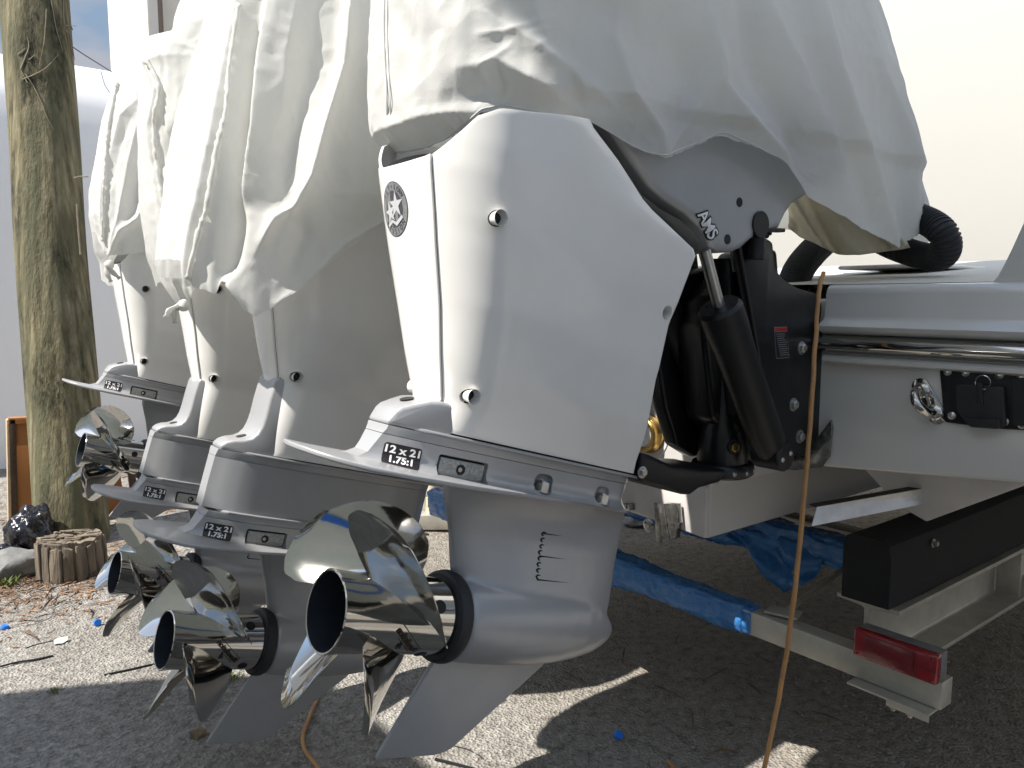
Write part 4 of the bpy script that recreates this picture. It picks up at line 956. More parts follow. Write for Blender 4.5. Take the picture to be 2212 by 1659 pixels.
# ---- rigging hoses
def hose(name, pts, r, label, n=60, pitch=.0075):
    P = spline(pts, 120); Ld = [0]
    for a, b in zip(P[:-1], P[1:]): Ld.append(Ld[-1]+(b-a).length)
    N = int(Ld[-1]/pitch)*6; path = []; rs = []; k = 0
    for i in range(N+1):
        s = Ld[-1]*i/N
        while k < len(Ld)-2 and Ld[k+1] < s: k += 1
        f = (s-Ld[k])/max(1e-9, Ld[k+1]-Ld[k]); path.append(P[k].lerp(P[k+1], f)); ph = (i % 6)/6; rs.append(r*(1 if ph < .5 else .90))
    o = tube(name, path, rs, M_RUB, None, 28, True, 25); return tag(o, label, 'hose', 'corrugated rigging hoses')
hose('rigging_hose', [(2.35, 1.35, 1.66), depth(1800, 500, 2.30), depth(1752, 548, 2.16), depth(1722, 590, 2.08), depth(1704, 650, 2.02)], .041, 'short curved black corrugated hose dropping from the cover onto the deck')
hose('rigging_hose', [depth(1780, 430, 2.02), depth(1890, 512, 2.05), depth(1965, 545, 1.98), depth(2022, 556, 1.90), depth(2044, 538, 1.85), depth(2034, 500, 1.84), depth(1985, 470, 1.90), depth(1880, 440, 1.98), depth(1800, 430, 2.0)], .034, 'long black corrugated hose looping back up into the right end of the cover')
# added sheet, its beige standing in for sunlight through the cover's inner side
bg_pts = [(1700, 400), (1690, 492), (1712, 512), (1760, 532), (1800, 549), (1850, 550), (1910, 540), (1990, 528), (2010, 480), (2000, 380)]
G = []
for k in range(24):
    f = k/23; row = []
    xt_ = 1690+f*262; yb_ = interp(xt_, [(1690, 492), (1712, 512), (1760, 533), (1800, 550), (1850, 551), (1910, 541), (2020, 525)])
    for j in range(14):
        g = j/13; row.append(depth(xt_+6*math.sin(g*5+f*9)+12*(1-g)-g*30*f, yb_-g*120, 2.02 - .20*f + .025*math.sin(f*17+g*4)+.015*math.sin(f*31+g*9)))
    G.append(row)
V, F = grid(G); bm = bm_of(V, F); me = evalmesh(bm, lambda o: (setattr(o.modifiers.new('s', 'SOLIDIFY'), 'thickness', .0015)) or None, 'lit_cover_inside')
cf = link('lit_cover_inside', me, M_CLOTH3, None, 180); tag(cf, 'beige sheet standing in for the sunlit inner side of the nearest cover', 'cover inside')
# ================================================================== TRAILER under the boat
trl = thing('boat_trailer', 'aluminium boat trailer with I-beam, black bunk and a rear crossbar under the hull', 'trailer', (2.0, .95, .42))
def tp(o): o.parent = trl; o.location = -trl.location; return o
X0 = 1.93
ib = [(.885, .612), (1.055, .612), (1.055, .600), (.985, .596), (.978, .590), (.978, .452), (.985, .446), (1.055, .442), (1.055, .430), (.885, .430), (.885, .442), (.958, .446), (.965, .452), (.965, .590), (.958, .596), (.885, .600)]
tp(bm_obj('i_beam', prism_bm(ib, X0, 6.5, 'x', .0015, 1), M_ALU, None, 30))
tp(bm_obj('i_beam', prism_bm([(y+1.55, z) for y, z in ib], X0, 6.5, 'x', .0015, 1), M_ALU, None, 30))
G = []
for k in range(60):
    x = X0-.02+4.4*k/59; row = []
    for y, z in ((.905, .6135), (.905, .74), (.912, .776), (.935, .786), (1.0, .79), (1.022, .782), (1.03, .76), (1.03, .6135)):
        row.append((x, y+.003*noise.noise(Vector((x*6, y*9, z*5))), z+.004*noise.noise(Vector((x*7, y*3, 2)))))
    G.append(row)
V, F = grid(G, cv=True, cap0=True, cap1=True); tp(bm_obj('bunk', bm_of(V, F), M_CARPET, None, 40))
tp(bm_obj('bunk', bm_of([(v[0], v[1]+1.55, v[2]) for v in V], F), M_CARPET, None, 40))
tp(hexbolt('bunk_bolt', Vector(onY(2015, 1173, .903)), (0, -1, 0), .008, .014, M_STEEL, None))
# rear crossbar, bare on the right and wrapped in blue plastic on the left
CBX, CBT, CBB = 1.845, .508, .440
tp(boxo('rear_crossbar', (CBX+.028, 1.86, (CBT+CBB)/2), (.056, 2.24, CBT-CBB), M_ALU, None, None, .003))
tp(boxo('crossbar_shelf', (CBX-.004, .85, CBB-.004), (.070, .20, .006), M_ALU, None, None, .002))
tp(boxo('crossbar_lip', (CBX-.036, .80, CBB-.012), (.004, .10, .018), M_ALU, None, None, .001))
for yy in (.80, .84): tp(tube('bracket_bolt', [(CBX-.02, yy, CBB-.01), (CBX-.02, yy, CBB-.035)], .006, M_STEEL, None, 10)); 
for yy in (.80, .84): tp(lathe('bracket_nut', [(0, .012), (.01, .012)], (CBX-.02, yy, CBB-.028), (0, 0, 1), M_STEEL, None, 6))
def wrapbar(x0, y0, y1, zt, zb_, w, n=160, seed=1., amp=.011):
    G = []
    base = []
    for k in range(44):
        a = 2*math.pi*k/44; c, s_ = math.cos(a), math.sin(a); e = .5
        base.append((math.copysign(abs(c)**e, c), math.copysign(abs(s_)**e, s_), a))
    for i in range(n):
        y = y0+(y1-y0)*i/(n-1); row = []
        sag = .012*noise.noise(Vector((y*3, seed, 0)))
        for cx, sz, a in base:
            r = 1+.16*noise.noise(Vector((cx*2+seed, y*9, sz*2)))+.20*(1-abs(noise.noise(Vector((cx*3+seed, y*13+a*1.6, sz*3))))*2)*(.5+.9*abs(noise.noise(Vector((y*2.3, seed, 7)))))+.06*noise.noise(Vector((cx*8, y*40, sz*8)))
            r *= 1+.45*max(0, min(1, (y-1.65)/.3))
            row.append((x0+cx*w*.5*r*1.06, y, (zt+zb_)/2+sz*(zt-zb_)*.5*r*1.04+sag*(1 if sz < 0 else .1)))
        G.append(row)
    return bm_of(*grid(G, cv=True, cap0=True, cap1=True))
tp(bm_obj('blue_wrapping', join([wrapbar(CBX+.028, 1.262, 1.30, CBT+.001, CBB-.002, .058, 8), wrapbar(CBX+.028, 1.29, 2.97, CBT+.004, CBB-.006, .070)]), M_TAPE, None, 180))
# diagonal brace and second wrapped crossbar further in
A = Vector(onZ(1697, 1322, .515)); B = Vector(depth(1845, 1212, 2.75)); 
bms = [tube_bm([A, B], .009, 8), box_bm(A+Vector((-.01, .0, .002)), (.06, .09, .006), Matrix.Rotation(.3, 3, 'Z'), .001)]
tp(bm_obj('diagonal_brace', join(bms), M_ALU, None, 35))
q1 = onZ(1500, 1195, .50); q2 = onZ(1850, 1222, .50)
tp(bm_obj('blue_wrapping', wrapbar(2.62, 1.15, 3.0, .53, .43, .09, 120, 5., .02), M_TAPE, None, 180))
G = []
for i in range(24):
    f = i/23; row = []
    for j in range(16):
        g = j/15; y = 1.45+.42*f; x = 2.56+.02*math.sin(f*14+g*3)+.012*math.sin(g*11+f*5)
        row.append((x-.03*g, y+.05*g*(.5-f), .50-(.21*(1-abs(f-.35)*1.25))*g))
    G.append(row)
me = evalmesh(bm_of(*grid(G)), lambda o: (setattr(o.modifiers.new('s', 'SOLIDIFY'), 'thickness', .0012)) or None, 'hanging_plastic')
tp(link('hanging_plastic', me, M_TAPE, None, 180))
# side rails and wheels-end bits far right
tp(boxo('beam_stiffener', (2.75, .925, .52), (.012, .07, .14), M_ALU, None, None, .001))
tp(boxo('cross_member', (3.1, 1.4, .385), (.10, 2.3, .085), M_ALU, None, None, .004))
# tail light
C0 = Vector(depth(1940, 1412, 1.868))
lt_ = thing('tail_light', 'red rectangular trailer tail light with clouded lens on the end of the crossbar', 'tail light', (1.835, .842, .546))
def lp(o): o.parent = lt_; return o
lp(boxo('housing', (.018, 0, 0), (.042, .198, .070), M_LAMPG, None, None, .004))
lp(boxo('lens', (-.009, 0, 0), (.026, .203, .074), M_LENS, None, None, .008, 3))
lp(boxo('reflector', (-.0225, .01, 0), (.004, .118, .058), M_LENSD, None, None, .002))
lp(boxo('lens_rib', (-.0235, -.052, .002), (.003, .002, .066), M_LENSD, None, None, .0005)); lp(boxo('lens_rib', (-.0235, -.076, -.004), (.003, .046, .002), M_LENSD, None, None, .0005))
for y, z in ((-.090, .026), (-.09, -.028), (.088, .027), (.088, -.026)): lp(screw('lens_screw', (-.0222, y, z), (-1, 0, 0), .0034, M_LENSD, None))
# ================================================================== ROPES
c0 = Vector(depth(1779, 588, 1.62))
cpts = [c0, depth(1768, 640, 1.60), depth(1760, 760, 1.59), depth(1751, 900, 1.60), depth(1738, 1060, 1.63), depth(1722, 1230, 1.68), depth(1702, 1390, 1.74), depth(1676, 1540, 1.80), depth(1640, 1700, 1.86), depth(1600, 1800, 1.93), (1.72, 1.45, .01)]
cp = spline(cpts, 90)
o = tube('hanging_rope', [p+Vector((.0016*noise.noise(Vector((i*.35, 0, 0))), .0016*noise.noise(Vector((0, i*.3, 0))), 0)) for i, p in enumerate(cp)], [.0044+.0012*min(1, i/50)+.0005*noise.noise(Vector((i*.5, 3, 0))) for i in range(91)], M_CORD, None, 12)
tag(o, 'dirty orange rope hanging in front of the hull from deck edge to ground', 'rope')
g = [onZ(x, y, .006) for x, y in ((700, 1470), (684, 1512), (668, 1550), (654, 1590), (658, 1620), (680, 1650), (715, 1690), (800, 1740))]
o = tube('ground_cable', spline(g, 60), .0062, M_CORD, None, 10); tag(o, 'tan cable snaking over the ground below the second motor skeg', 'cable')
def gcable(pts, r, label):
    o = tube('black_cord', spline([onZ(x, y, r) for x, y in pts], 40), r, M_BLACK, None, 8); tag(o, label, 'cord')
gcable([(80, 1247), (150, 1248), (220, 1250), (300, 1250), (360, 1251)], .009, 'flat black cord lying straight beyond the third propeller')
gcable([(225, 1458), (290, 1444), (350, 1430), (378, 1420)], .004, 'thin dark cord on the gravel left of the second propeller')
gcable([(0, 1440), (40, 1430), (80, 1424), (115, 1416)], .004, 'thin dark cord at the left edge on sunlit gravel')
gcable([(-10, 1585), (5, 1578)], .003, 'short dark cord end at the lower left corner') if False else None
gcable([(940, 1640), (1000, 1655), (1060, 1672)], .005, 'black cord in shade at the bottom edge below the nearest skeg')
gcable([(975, 1610), (1015, 1622), (1045, 1640)], .0025, 'hair-thin black cord beside the nearest skeg tip')
gcable([(55, 1400), (80, 1392), (125, 1382)], .0022, 'very thin cord on sunlit gravel near the white scrap')
# ================================================================== GROUND
def ground_h(x, y):
    return .010*noise.noise(Vector((x*1.3, y*1.3, 0)))+.004*noise.noise(Vector((x*7, y*7, 5)))
M_GROUND = bpy.data.materials.new('packed_gravel'); M_GROUND.use_nodes = True
t = M_GROUND.node_tree; b = t.nodes['Principled BSDF']; b.inputs['Roughness'].default_value = .95; b.inputs['Specular IOR Level'].default_value = .15
co = t.nodes.new('ShaderNodeTexCoord')
def nz_(scale, det=8, rough=.65, w=None):
    n = t.nodes.new('ShaderNodeTexNoise'); n.inputs['Scale'].default_value = scale; n.inputs['Detail'].default_value = det; n.inputs['Roughness'].default_value = rough; t.links.new(co.outputs['Object'], n.inputs[0]); return n
def ramp(src, stops):
    r = t.nodes.new('ShaderNodeValToRGB'); e = r.color_ramp.elements
    while len(e) < len(stops): e.new(.5)
    for k, (p, c) in enumerate(stops): e[k].position = p; e[k].color = (*c, 1)
    t.links.new(src, r.inputs[0]); return r
def mix(kind, f, a, b_):
    m = t.nodes.new('ShaderNodeMixRGB'); m.blend_type = kind
    for k, v in ((0, f), (1, a), (2, b_)):
        if isinstance(v, (int, float)): m.inputs[k].default_value = v
        elif isinstance(v, tuple): m.inputs[k].default_value = (*v, 1)
        else: t.links.new(v, m.inputs[k])
    return m.outputs[0]
n1 = nz_(1.1, 6); n2 = nz_(26, 9, .72); n3 = nz_(5.5, 7); 
vo = t.nodes.new('ShaderNodeTexVoronoi'); vo.inputs['Scale'].default_value = 95; t.links.new(co.outputs['Object'], vo.inputs[0])
base = ramp(n1.outputs[0], [(.33, (.20, .185, .165)), (.5, (.285, .27, .245)), (.68, (.35, .335, .31))]).outputs[0]
fine = ramp(n2.outputs[0], [(.34, (.42, .40, .38)), (.5, (1, 1, 1)), (.68, (1.35, 1.33, 1.30))]).outputs[0]
c_1 = mix('MULTIPLY', .85, base, fine)
peb = ramp(vo.outputs['Color'], [(.1, (.62, .6, .58)), (.6, (1, 1, 1)), (.95, (1.5, 1.48, 1.45))]).outputs[0]
c_2 = mix('MULTIPLY', .5, c_1, peb)
dirt = ramp(n3.outputs[0], [(.50, (0, 0, 0)), (.70, (1, 1, 1))]).outputs[0]
sp_ = t.nodes.new('ShaderNodeSeparateXYZ'); t.links.new(co.outputs['Object'], sp_.inputs[0])
def rng(src, a, b_):
    m = t.nodes.new('ShaderNodeMapRange'); m.inputs[1].default_value = a; m.inputs[2].default_value = b_; m.interpolation_type = 'SMOOTHSTEP'; t.links.new(src, m.inputs[0]); return m.outputs[0]
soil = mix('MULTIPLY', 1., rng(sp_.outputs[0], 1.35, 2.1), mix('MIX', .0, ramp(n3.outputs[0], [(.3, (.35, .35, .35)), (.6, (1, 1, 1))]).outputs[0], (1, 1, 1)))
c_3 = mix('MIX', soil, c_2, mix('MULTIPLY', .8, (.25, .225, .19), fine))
ld = t.nodes.new('ShaderNodeMath'); ld.operation = 'MULTIPLY'; t.links.new(rng(sp_.outputs[1], 4.0, 4.6), ld.inputs[0]); t.links.new(dirt, ld.inputs[1])
c_4 = mix('MIX', ld.outputs[0], c_3, (.15, .10, .065))
t.links.new(c_4, b.inputs['Base Color'])
hsum = t.nodes.new('ShaderNodeMath'); hsum.operation = 'ADD'; t.links.new(n2.outputs[0], hsum.inputs[0]); t.links.new(vo.outputs['Distance'], hsum.inputs[1])
bp = t.nodes.new('ShaderNodeBump'); bp.inputs['Strength'].default_value = .9; bp.inputs['Distance'].default_value = .012; t.links.new(hsum.outputs[0], bp.inputs['Height']); t.links.new(bp.outputs[0], b.inputs['Normal'])
V = []; F = []
xs = np.concatenate([[-60, -20, -8, -3], np.linspace(-1, 5, 200), [7, 12, 30, 80]]); ys = np.concatenate([[-60, -20, -6, -2], np.linspace(0, 7.6, 250), [10, 20, 40, 80]])
G = [[(x, y, ground_h(x, y) if -1 <= x <= 5 and 0 <= y <= 7.6 else 0) for y in ys] for x in xs]
V, F = grid(G); o = pymesh('ground', V, F, M_GROUND, None, 180); struct(o)
# loose stones bedded in the ground
def clumps(name, n, place, size, m, seed, flat=.6, kind=0):
    r = random.Random(seed); V = []; F = []
    for _ in range(n):
        x, y = place(r); s = size(r); z = ground_h(x, y); b = len(V)
        if kind == 0:
            for k in range(6):
                a = k*math.pi/3+r.random()*.5; V.append((x+s*math.cos(a)*(.7+.5*r.random()), y+s*math.sin(a)*(.7+.5*r.random()), z-s*.1))
            tx, ty = x+s*.2*(r.random()-.5), y+s*.2*(r.random()-.5)
            for k in range(3):
                a = k*2.1+r.random(); V.append((tx+s*.5*math.cos(a), ty+s*.5*math.sin(a), z+s*flat*(.6+.5*r.random())))
            F += [(b+0, b+1, b+6), (b+1, b+2, b+7, b+6), (b+2, b+3, b+7), (b+3, b+4, b+8, b+7), (b+4, b+5, b+8), (b+5, b+0, b+6, b+8), (b+6, b+7, b+8)]
        else:
            a = r.random()*6.28; l = s; w = s*.22 if kind == 1 else s*.04; dx, dy = math.cos(a), math.sin(a); h = .002+.02*r.random()*(s/.05)
            tz = (r.random()-.5)*.6*s
            V += [(x-dx*l, y-dy*l, z+.003), (x-dy*w, y+dx*w, z+h), (x+dx*l, y+dy*l, z+.004+abs(tz)), (x+dy*w, y-dx*w, z+h*.7)]
            F.append((b, b+1, b+2, b+3))
    o = pymesh(name, V, F, m, None, None); return stuff(o)
M_PEB = mat('pebbles', (.34, .325, .30), .9, noise_amt=.55, nscale=40)
def inview(r):
    while True:
        x, y = r.uniform(0, 2102), r.uniform(1130, 1659); q = onZ(x, y)
        if r.random() < 1.8/ (1+np.hypot(q[0], q[1])*.3): return float(q[0]), float(q[1])
clumps('gravel', 9000, inview, lambda r: .0016+.0042*r.random()**3, M_PEB, 5)
clumps('larger_gravel', 1100, inview, lambda r: .005+.007*r.random()**2, M_PEB, 6, .5)
def near_pole(r):
    a = r.gauss(0, .55); b_ = r.gauss(0, .30); return .42+a*.55, 4.42+b_
clumps('leaf_litter', 1500, near_pole, lambda r: .008+.022*r.random(), M_LEAF, 8, kind=1)
clumps('leaf_litter', 500, lambda r: (r.uniform(.3, 2.4), r.uniform(4.8, 7.0)), lambda r: .01+.03*r.random(), M_LEAF, 9, kind=1)
clumps('twig_litter', 500, near_pole, lambda r: .03+.06*r.random(), M_TWIG, 10, kind=2)
clumps('twig_litter', 90, lambda r: (r.uniform(1.6, 3.6), r.uniform(.9, 3.0)), lambda r: .02+.05*r.random(), M_TWIG, 12, kind=2)
# bottle caps
capm = None
CAPS = [(10, 1356, 'blue plastic bottle cap on the gravel at the left edge'), (210, 1349, 'small blue cap lying under the third propeller, left of another cap'), (327, 1357, 'blue bottle cap right beside the second propeller blade'), (1333, 1587, 'lone blue cap in the shade right of the nearest skeg')]
for k, (x, y, lab) in enumerate(CAPS):
    q = onZ(x, y, .008); bm = lathe_bm([(0, .0145), (.001, .0150), (.012, .0150), (.0145, .0135), (.0145, .0001)], (0, 0, 0), (0, 0, 1), 30)
    for v in bm.verts:
        pass
    o = bm_obj('bottle_cap', bm, M_CAP, None, 40); o.location = (q[0], q[1], ground_h(q[0], q[1])+(.003 if k != 1 else .012)); o.rotation_euler = ((.25*k, .2, 0) if k != 1 else (1.3, .3, 0)); tag(o, lab, 'bottle cap', 'blue bottle caps on the ground')
def blob(name, x, y, s, m, lab, cat, seed=1, sub=2, z=0., amp=.45):
    q = onZ(x, y, 0); bm = bmesh.new(); bmesh.ops.create_icosphere(bm, subdivisions=sub, radius=1)
    for v in bm.verts:
        d = 1+amp*noise.noise(v.co*1.6+Vector((seed, 0, 0)))+.15*amp*noise.noise(v.co*5+Vector((seed, 0, 0))); v.co = Vector((v.co.x*s[0], v.co.y*s[1], v.co.z*s[2]))*d
    o = bm_obj(name, bm, m, None, 30); o.location = (q[0], q[1], s[2]*.6+z); return tag(o, lab, cat)
blob('stone', 428, 1592, (.030, .022, .018), mat('tan_stone', (.22, .16, .10), .9, noise_amt=.4, nscale=40), 'angular brown stone at the tip of the second skeg', 'stone', 3, 1)
blob('stone', 362, 1503, (.010, .010, .008), M_ROCK, 'little black lump on sunlit gravel between two propeller blades', 'stone', 4)
blob('stone', 40, 1240, (.14, .11, .085), M_ROCK, 'grey half-buried rock left of the rotten stump', 'rock', 9, 3, amp=.35)
blob('stone', 1385, 1130, (.12, .08, .03), M_ROCK, 'flat dark rock under the lower hull', 'rock', 2, 3, amp=.3)
q = onZ(130, 1390); bm = bm_of([(q[0]-.022, q[1]-.007, .008), (q[0]+.025, q[1]-.012, .012), (q[0]+.03, q[1]+.012, .018), (q[0]-.018, q[1]+.02, .012), (q[0], q[1]+.003, .024), (q[0]+.006, q[1]-.02, .007)], [(0, 5, 4), (5, 1, 4), (1, 2, 4), (2, 3, 4), (3, 0, 4)])
o = bm_obj('paper_scrap', bm, M_PAPER, None, 20); tag(o, 'crumpled white scrap on the sunlit gravel at the left', 'scrap')
# ================================================================== POLE, STUMP, BOARD, BAG
M_POLE = bpy.data.materials.new('weathered_pole_wood'); M_POLE.use_nodes = True; t = M_POLE.node_tree; b = t.nodes['Principled BSDF']; b.inputs['Roughness'].default_value = .92; b.inputs['Specular IOR Level'].default_value = .2
co = t.nodes.new('ShaderNodeTexCoord')
def nst(scale, sx, det=9, rough=.62):
    mm = t.nodes.new('ShaderNodeMapping'); mm.inputs['Scale'].default_value = sx; t.links.new(co.outputs['Object'], mm.inputs[0])
    n = t.nodes.new('ShaderNodeTexNoise'); n.inputs['Scale'].default_value = scale; n.inputs['Detail'].default_value = det; n.inputs['Roughness'].default_value = rough; t.links.new(mm.outputs[0], n.inputs[0]); return n
a1 = nst(30, (1, 1, .045)); a2 = nst(7, (1, 1, .22)); a3 = nst(60, (1, 1, .35)); a4 = nst(5.5, (1, 1, .30))
wood = ramp(a1.outputs[0], [(.36, (.09, .075, .045)), (.52, (.20, .175, .105)), (.68, (.31, .27, .18))]).outputs[0]
alg = ramp(a2.outputs[0], [(.44, (0, 0, 0)), (.60, (1, 1, 1))]).outputs[0]
w2_ = mix('MIX', mix('MULTIPLY', .55, alg, (1, 1, 1)), wood, (.115, .112, .068))
blk = ramp(a4.outputs[0], [(.50, (0, 0, 0)), (.62, (1, 1, 1))]).outputs[0]
w3_ = mix('MIX', mix('MULTIPLY', 1., blk, ramp(a3.outputs[0], [(.35, (.25, .25, .25)), (.6, (1, 1, 1))]).outputs[0]), w2_, (.035, .035, .022))
t.links.new(w3_, b.inputs['Base Color'])
bp = t.nodes.new('ShaderNodeBump'); bp.inputs['Strength'].default_value = .8; bp.inputs['Distance'].default_value = .012
hs = t.nodes.new('ShaderNodeMath'); hs.operation = 'ADD'; t.links.new(a1.outputs[0], hs.inputs[0]); t.links.new(a3.outputs[0], hs.inputs[1]); t.links.new(hs.outputs[0], bp.inputs['Height']); t.links.new(bp.outputs[0], b.inputs['Normal'])
PB = onZ(157, 1178); pb = Vector((PB[0]+.02, PB[1]+.12, 0))
zp = float((Vector(pb)-Vector(CAM)).dot(Vector(FW)))
Ptop = Vector(depth(72, -60, zp+.08))
rb = 70/FPX*zp; rt_ = 62/FPX*(zp)
G = []
for i in range(90):
    f = i/89; c = pb.lerp(Vector((Ptop.x, Ptop.y, Ptop.z)), f*1.35)+Vector((.012*noise.noise(Vector((f*4, 0, 0))), 0, 0)); c.z = -.1+(Ptop.z+.1)*f*1.35
    r = rb*1.03+(rt_-rb)*f; row = []
    for k in range(56):
        a = 2*math.pi*k/56; rr = r*(1+.03*noise.noise(Vector((math.cos(a)*2, math.sin(a)*2, c.z*.8)))+.018*noise.noise(Vector((math.cos(a)*6, math.sin(a)*6, c.z*.5))))
        rr -= .010*max(0, 1-abs(((a-4.30-.05*math.sin(c.z*3)) % 6.283))/.07)*(c.z < 2.9)
        row.append(c+Vector((math.cos(a)*rr, math.sin(a)*rr, 0)))
    G.append(row)
V, F = grid(G, cv=True, cap1=True); pole = pymesh('wooden_pole', V, F, M_POLE, None, 60); tag(pole, 'tall weathered wooden utility pole stained green and black at the left edge', 'utility pole')
tpole = bvh_world([pole])
def vine(pts, r):
    path = []
    for p in spline([(x, y, 0) for x, y in pts], 26):
        h = cast(tpole, p.x, p.y)
        path.append(h[0]+h[1]*.004 if h else Vector(depth(p.x, p.y, zp-.12)))
    return tube_bm(path, [r*(1-.6*k/26) for k in range(27)], 5)
vs = [[(135, -10), (138, 60), (150, 75), (160, 130)], [(140, 55), (166, 56)], [(142, 62), (150, 96)], [(45, 150), (60, 110), (62, 95), (58, 78)], [(50, 172), (95, 150), (125, 118)], [(55, 160), (80, 200), (100, 250), (115, 280)], [(40, 118), (55, 105)], [(62, 130), (75, 120)], [(110, 0), (120, 60), (135, 110)], [(60, 180), (45, 150)], [(100, 20), (95, 90), (85, 140)]]
bms = [vine(p, .0035) for p in vs]; bms.append(tube_bm([depth(160, 384, zp-.1), depth(172, 381, zp-.12), depth(190, 381, zp-.13)], .004, 5)); bms.append(tube_bm(spline([depth(166, 440, zp-.08), depth(169, 490, zp-.08), depth(174, 550, zp-.08)], 8), .005, 5))
o = bm_obj('dry_vine', join(bms), mat('vine', (.28, .24, .17), .9, noise_amt=.3, nscale=40), pole, None)
# rotten stump: separate staves round a ragged core
sq = onZ(137, 1262); sc_ = Vector((sq[0]+.06, sq[1]+.13, 0)); stump = thing('rotten_stump', 'low rotten wooden stump with split staves in front of the utility pole', 'stump', sc_)
M_STUMP = mat('rotten_wood', (.21, .17, .125), .95, col2=(.075, .06, .045), nscale=24, bump=.9, bscale=70, dist=.01, stretch=(1, 1, .12))
G = []
for i in range(16):
    f = i/15; row = []
    for k in range(40):
        a = 2*math.pi*k/40; r = .142*(1+.1*noise.noise(Vector((math.cos(a)*3, math.sin(a)*3, 1)))); z = -.05+.245*f+(.016*noise.noise(Vector((math.cos(a)*2.6, math.sin(a)*2.6, 8)))*f)
        row.append((r*math.cos(a), r*math.sin(a)*.9, z))
    G.append(row)
for s_ in (.78, .5, .22):
    G.append([(x*s_, y*s_, .2-.03*(1-s_)+.03*noise.noise(Vector((x*30*s_, y*30*s_, 2)))) for x, y, z in G[15]])
V, F = grid(G, cv=True, cap1=True); bm_obj('core', bm_of(V, F), M_STUMP, stump, 40)
for k in range(17):
    a = 2*math.pi*k/17+rnd.random()*.08; w = .040+.016*rnd.random(); h = .21+.035*rnd.random(); b = box_bm((0, 0, h/2-.04), (.022, w, h), None, .005, 2)
    bmesh.ops.subdivide_edges(b, edges=b.edges[:], cuts=2, use_grid_fill=True)
    for v in b.verts: v.co += Vector((.007*noise.noise(v.co*22+Vector((k, 0, 0))), .006*noise.noise(v.co*16+Vector((0, k, 0))), .018*noise.noise(Vector((v.co.y*60, k*2.3, 0))) if v.co.z > h*.5 else 0))
    rr = .146+.010*rnd.random()
    b.transform(Matrix.Translation((rr*math.cos(a), rr*.9*math.sin(a), 0)) @ Matrix.Rotation(a, 4, 'Z') @ Matrix.Rotation(-.07*rnd.random(), 4, 'Y')); bm_obj('stave', b, M_STUMP, stump, 50)
bms = []
for k in range(34):
    a = rnd.random()*6.28; r = .11*rnd.random()**.5; c = Vector((r*math.cos(a), r*math.sin(a), .190+.016*rnd.random())); bms.append(box_bm(c, (.06+.05*rnd.random(), .012, .008), Matrix.Rotation(-.75+.5*rnd.random(), 3, 'Z') @ Matrix.Rotation(.25*(rnd.random()-.5), 3, 'Y'), .002, 1))
stuff(bm_obj('splinters', join(bms), M_STUMP, stump, 30))
# weeds
def weed(x, y, n, s, lab, seed):
    r = random.Random(seed); q = onZ(x, y); V = []; F = []
    for _ in range(n):
        a = r.random()*6.28; l = s*(.5+.7*r.random()); c = Vector((r.gauss(0, s*.5), r.gauss(0, s*.5), 0)); d = Vector((math.cos(a), math.sin(a), 0)); w = Vector((-d.y, d.x, 0))*s*.12; e = c+d*l*.6+Vector((0, 0, l*.8)); m_ = c+d*l*.25+Vector((0, 0, l*.5)); b = len(V)
        V += [c, m_-w, e, m_+w]; F.append((b, b+1, b+2, b+3))
    o = pymesh('weed', V, F, M_GREEN, None, None); o.location = (q[0], q[1], 0); tag(o, lab, 'weed')
weed(12, 1268, 60, .05, 'low green weed at the left edge by the grey rock', 2); weed(198, 1225, 40, .06, 'yellow green weed growing against the right side of the stump', 3); weed(505, 1468, 26, .03, 'tiny green tuft on gravel beside the second propeller ring', 4); weed(118, 1497, 26, .02, 'small dry tuft alone on the sunlit gravel', 6)
# board leaning behind the pole
M_PLY = mat('orange_varnished_plywood', (.42, .17, .045), .5, col2=(.30, .11, .03), nscale=5, bump=.1, bscale=30, stretch=(1, 1, .15))
M_PLYE = mat('dark_wood_edge', (.09, .055, .035), .85, noise_amt=.4, nscale=30); M_PLYR = mat('raw_plywood_edge', (.55, .40, .26), .85, noise_amt=.3, nscale=60)
bz = 5.35
def bp_(x, y, Y): return Vector(onY(x, y, Y))
lo = onY(40, 1200, 5.45); Yb_ = 5.45
board = thing('plywood_board', 'orange plywood panel with a broken dark frame standing behind the pole', 'plywood board', (float(lo[0]), Yb_, 0))
def bpart(name, px, th, m, y0=0., bv=.003):
    P = [onY(x, y, Yb_) for x, y in px]; o = prism(name, [(float(p[0]), float(p[2])) for p in P], Yb_+y0, Yb_+y0+th, m, None, 'v', bv); o.parent = board; o.location = -board.location; return o
bpart('panel', [(34, 906), (246, 898), (262, 1030), (290, 1195), (40, 1200)], .018, M_PLY, .02)
bpart('frame_rail', [(18, 903), (240, 893), (240, 905), (18, 917)], .05, M_PLY)
bpart('frame_stile', [(20, 905), (34, 905), (42, 1200), (26, 1200)], .05, M_PLYE)
bpart('raw_edge', [(14, 908), (20, 905), (27, 1190), (22, 1205), (18, 1130), (16, 1000)], .06, M_PLYR)
bpart('frame_stile', [(276, 1010), (290, 1008), (318, 1190), (300, 1195)], .05, M_PLYE)
bpart('frame_rail', [(34, 1185), (250, 1178), (250, 1192), (36, 1203)], .05, M_PLYE)
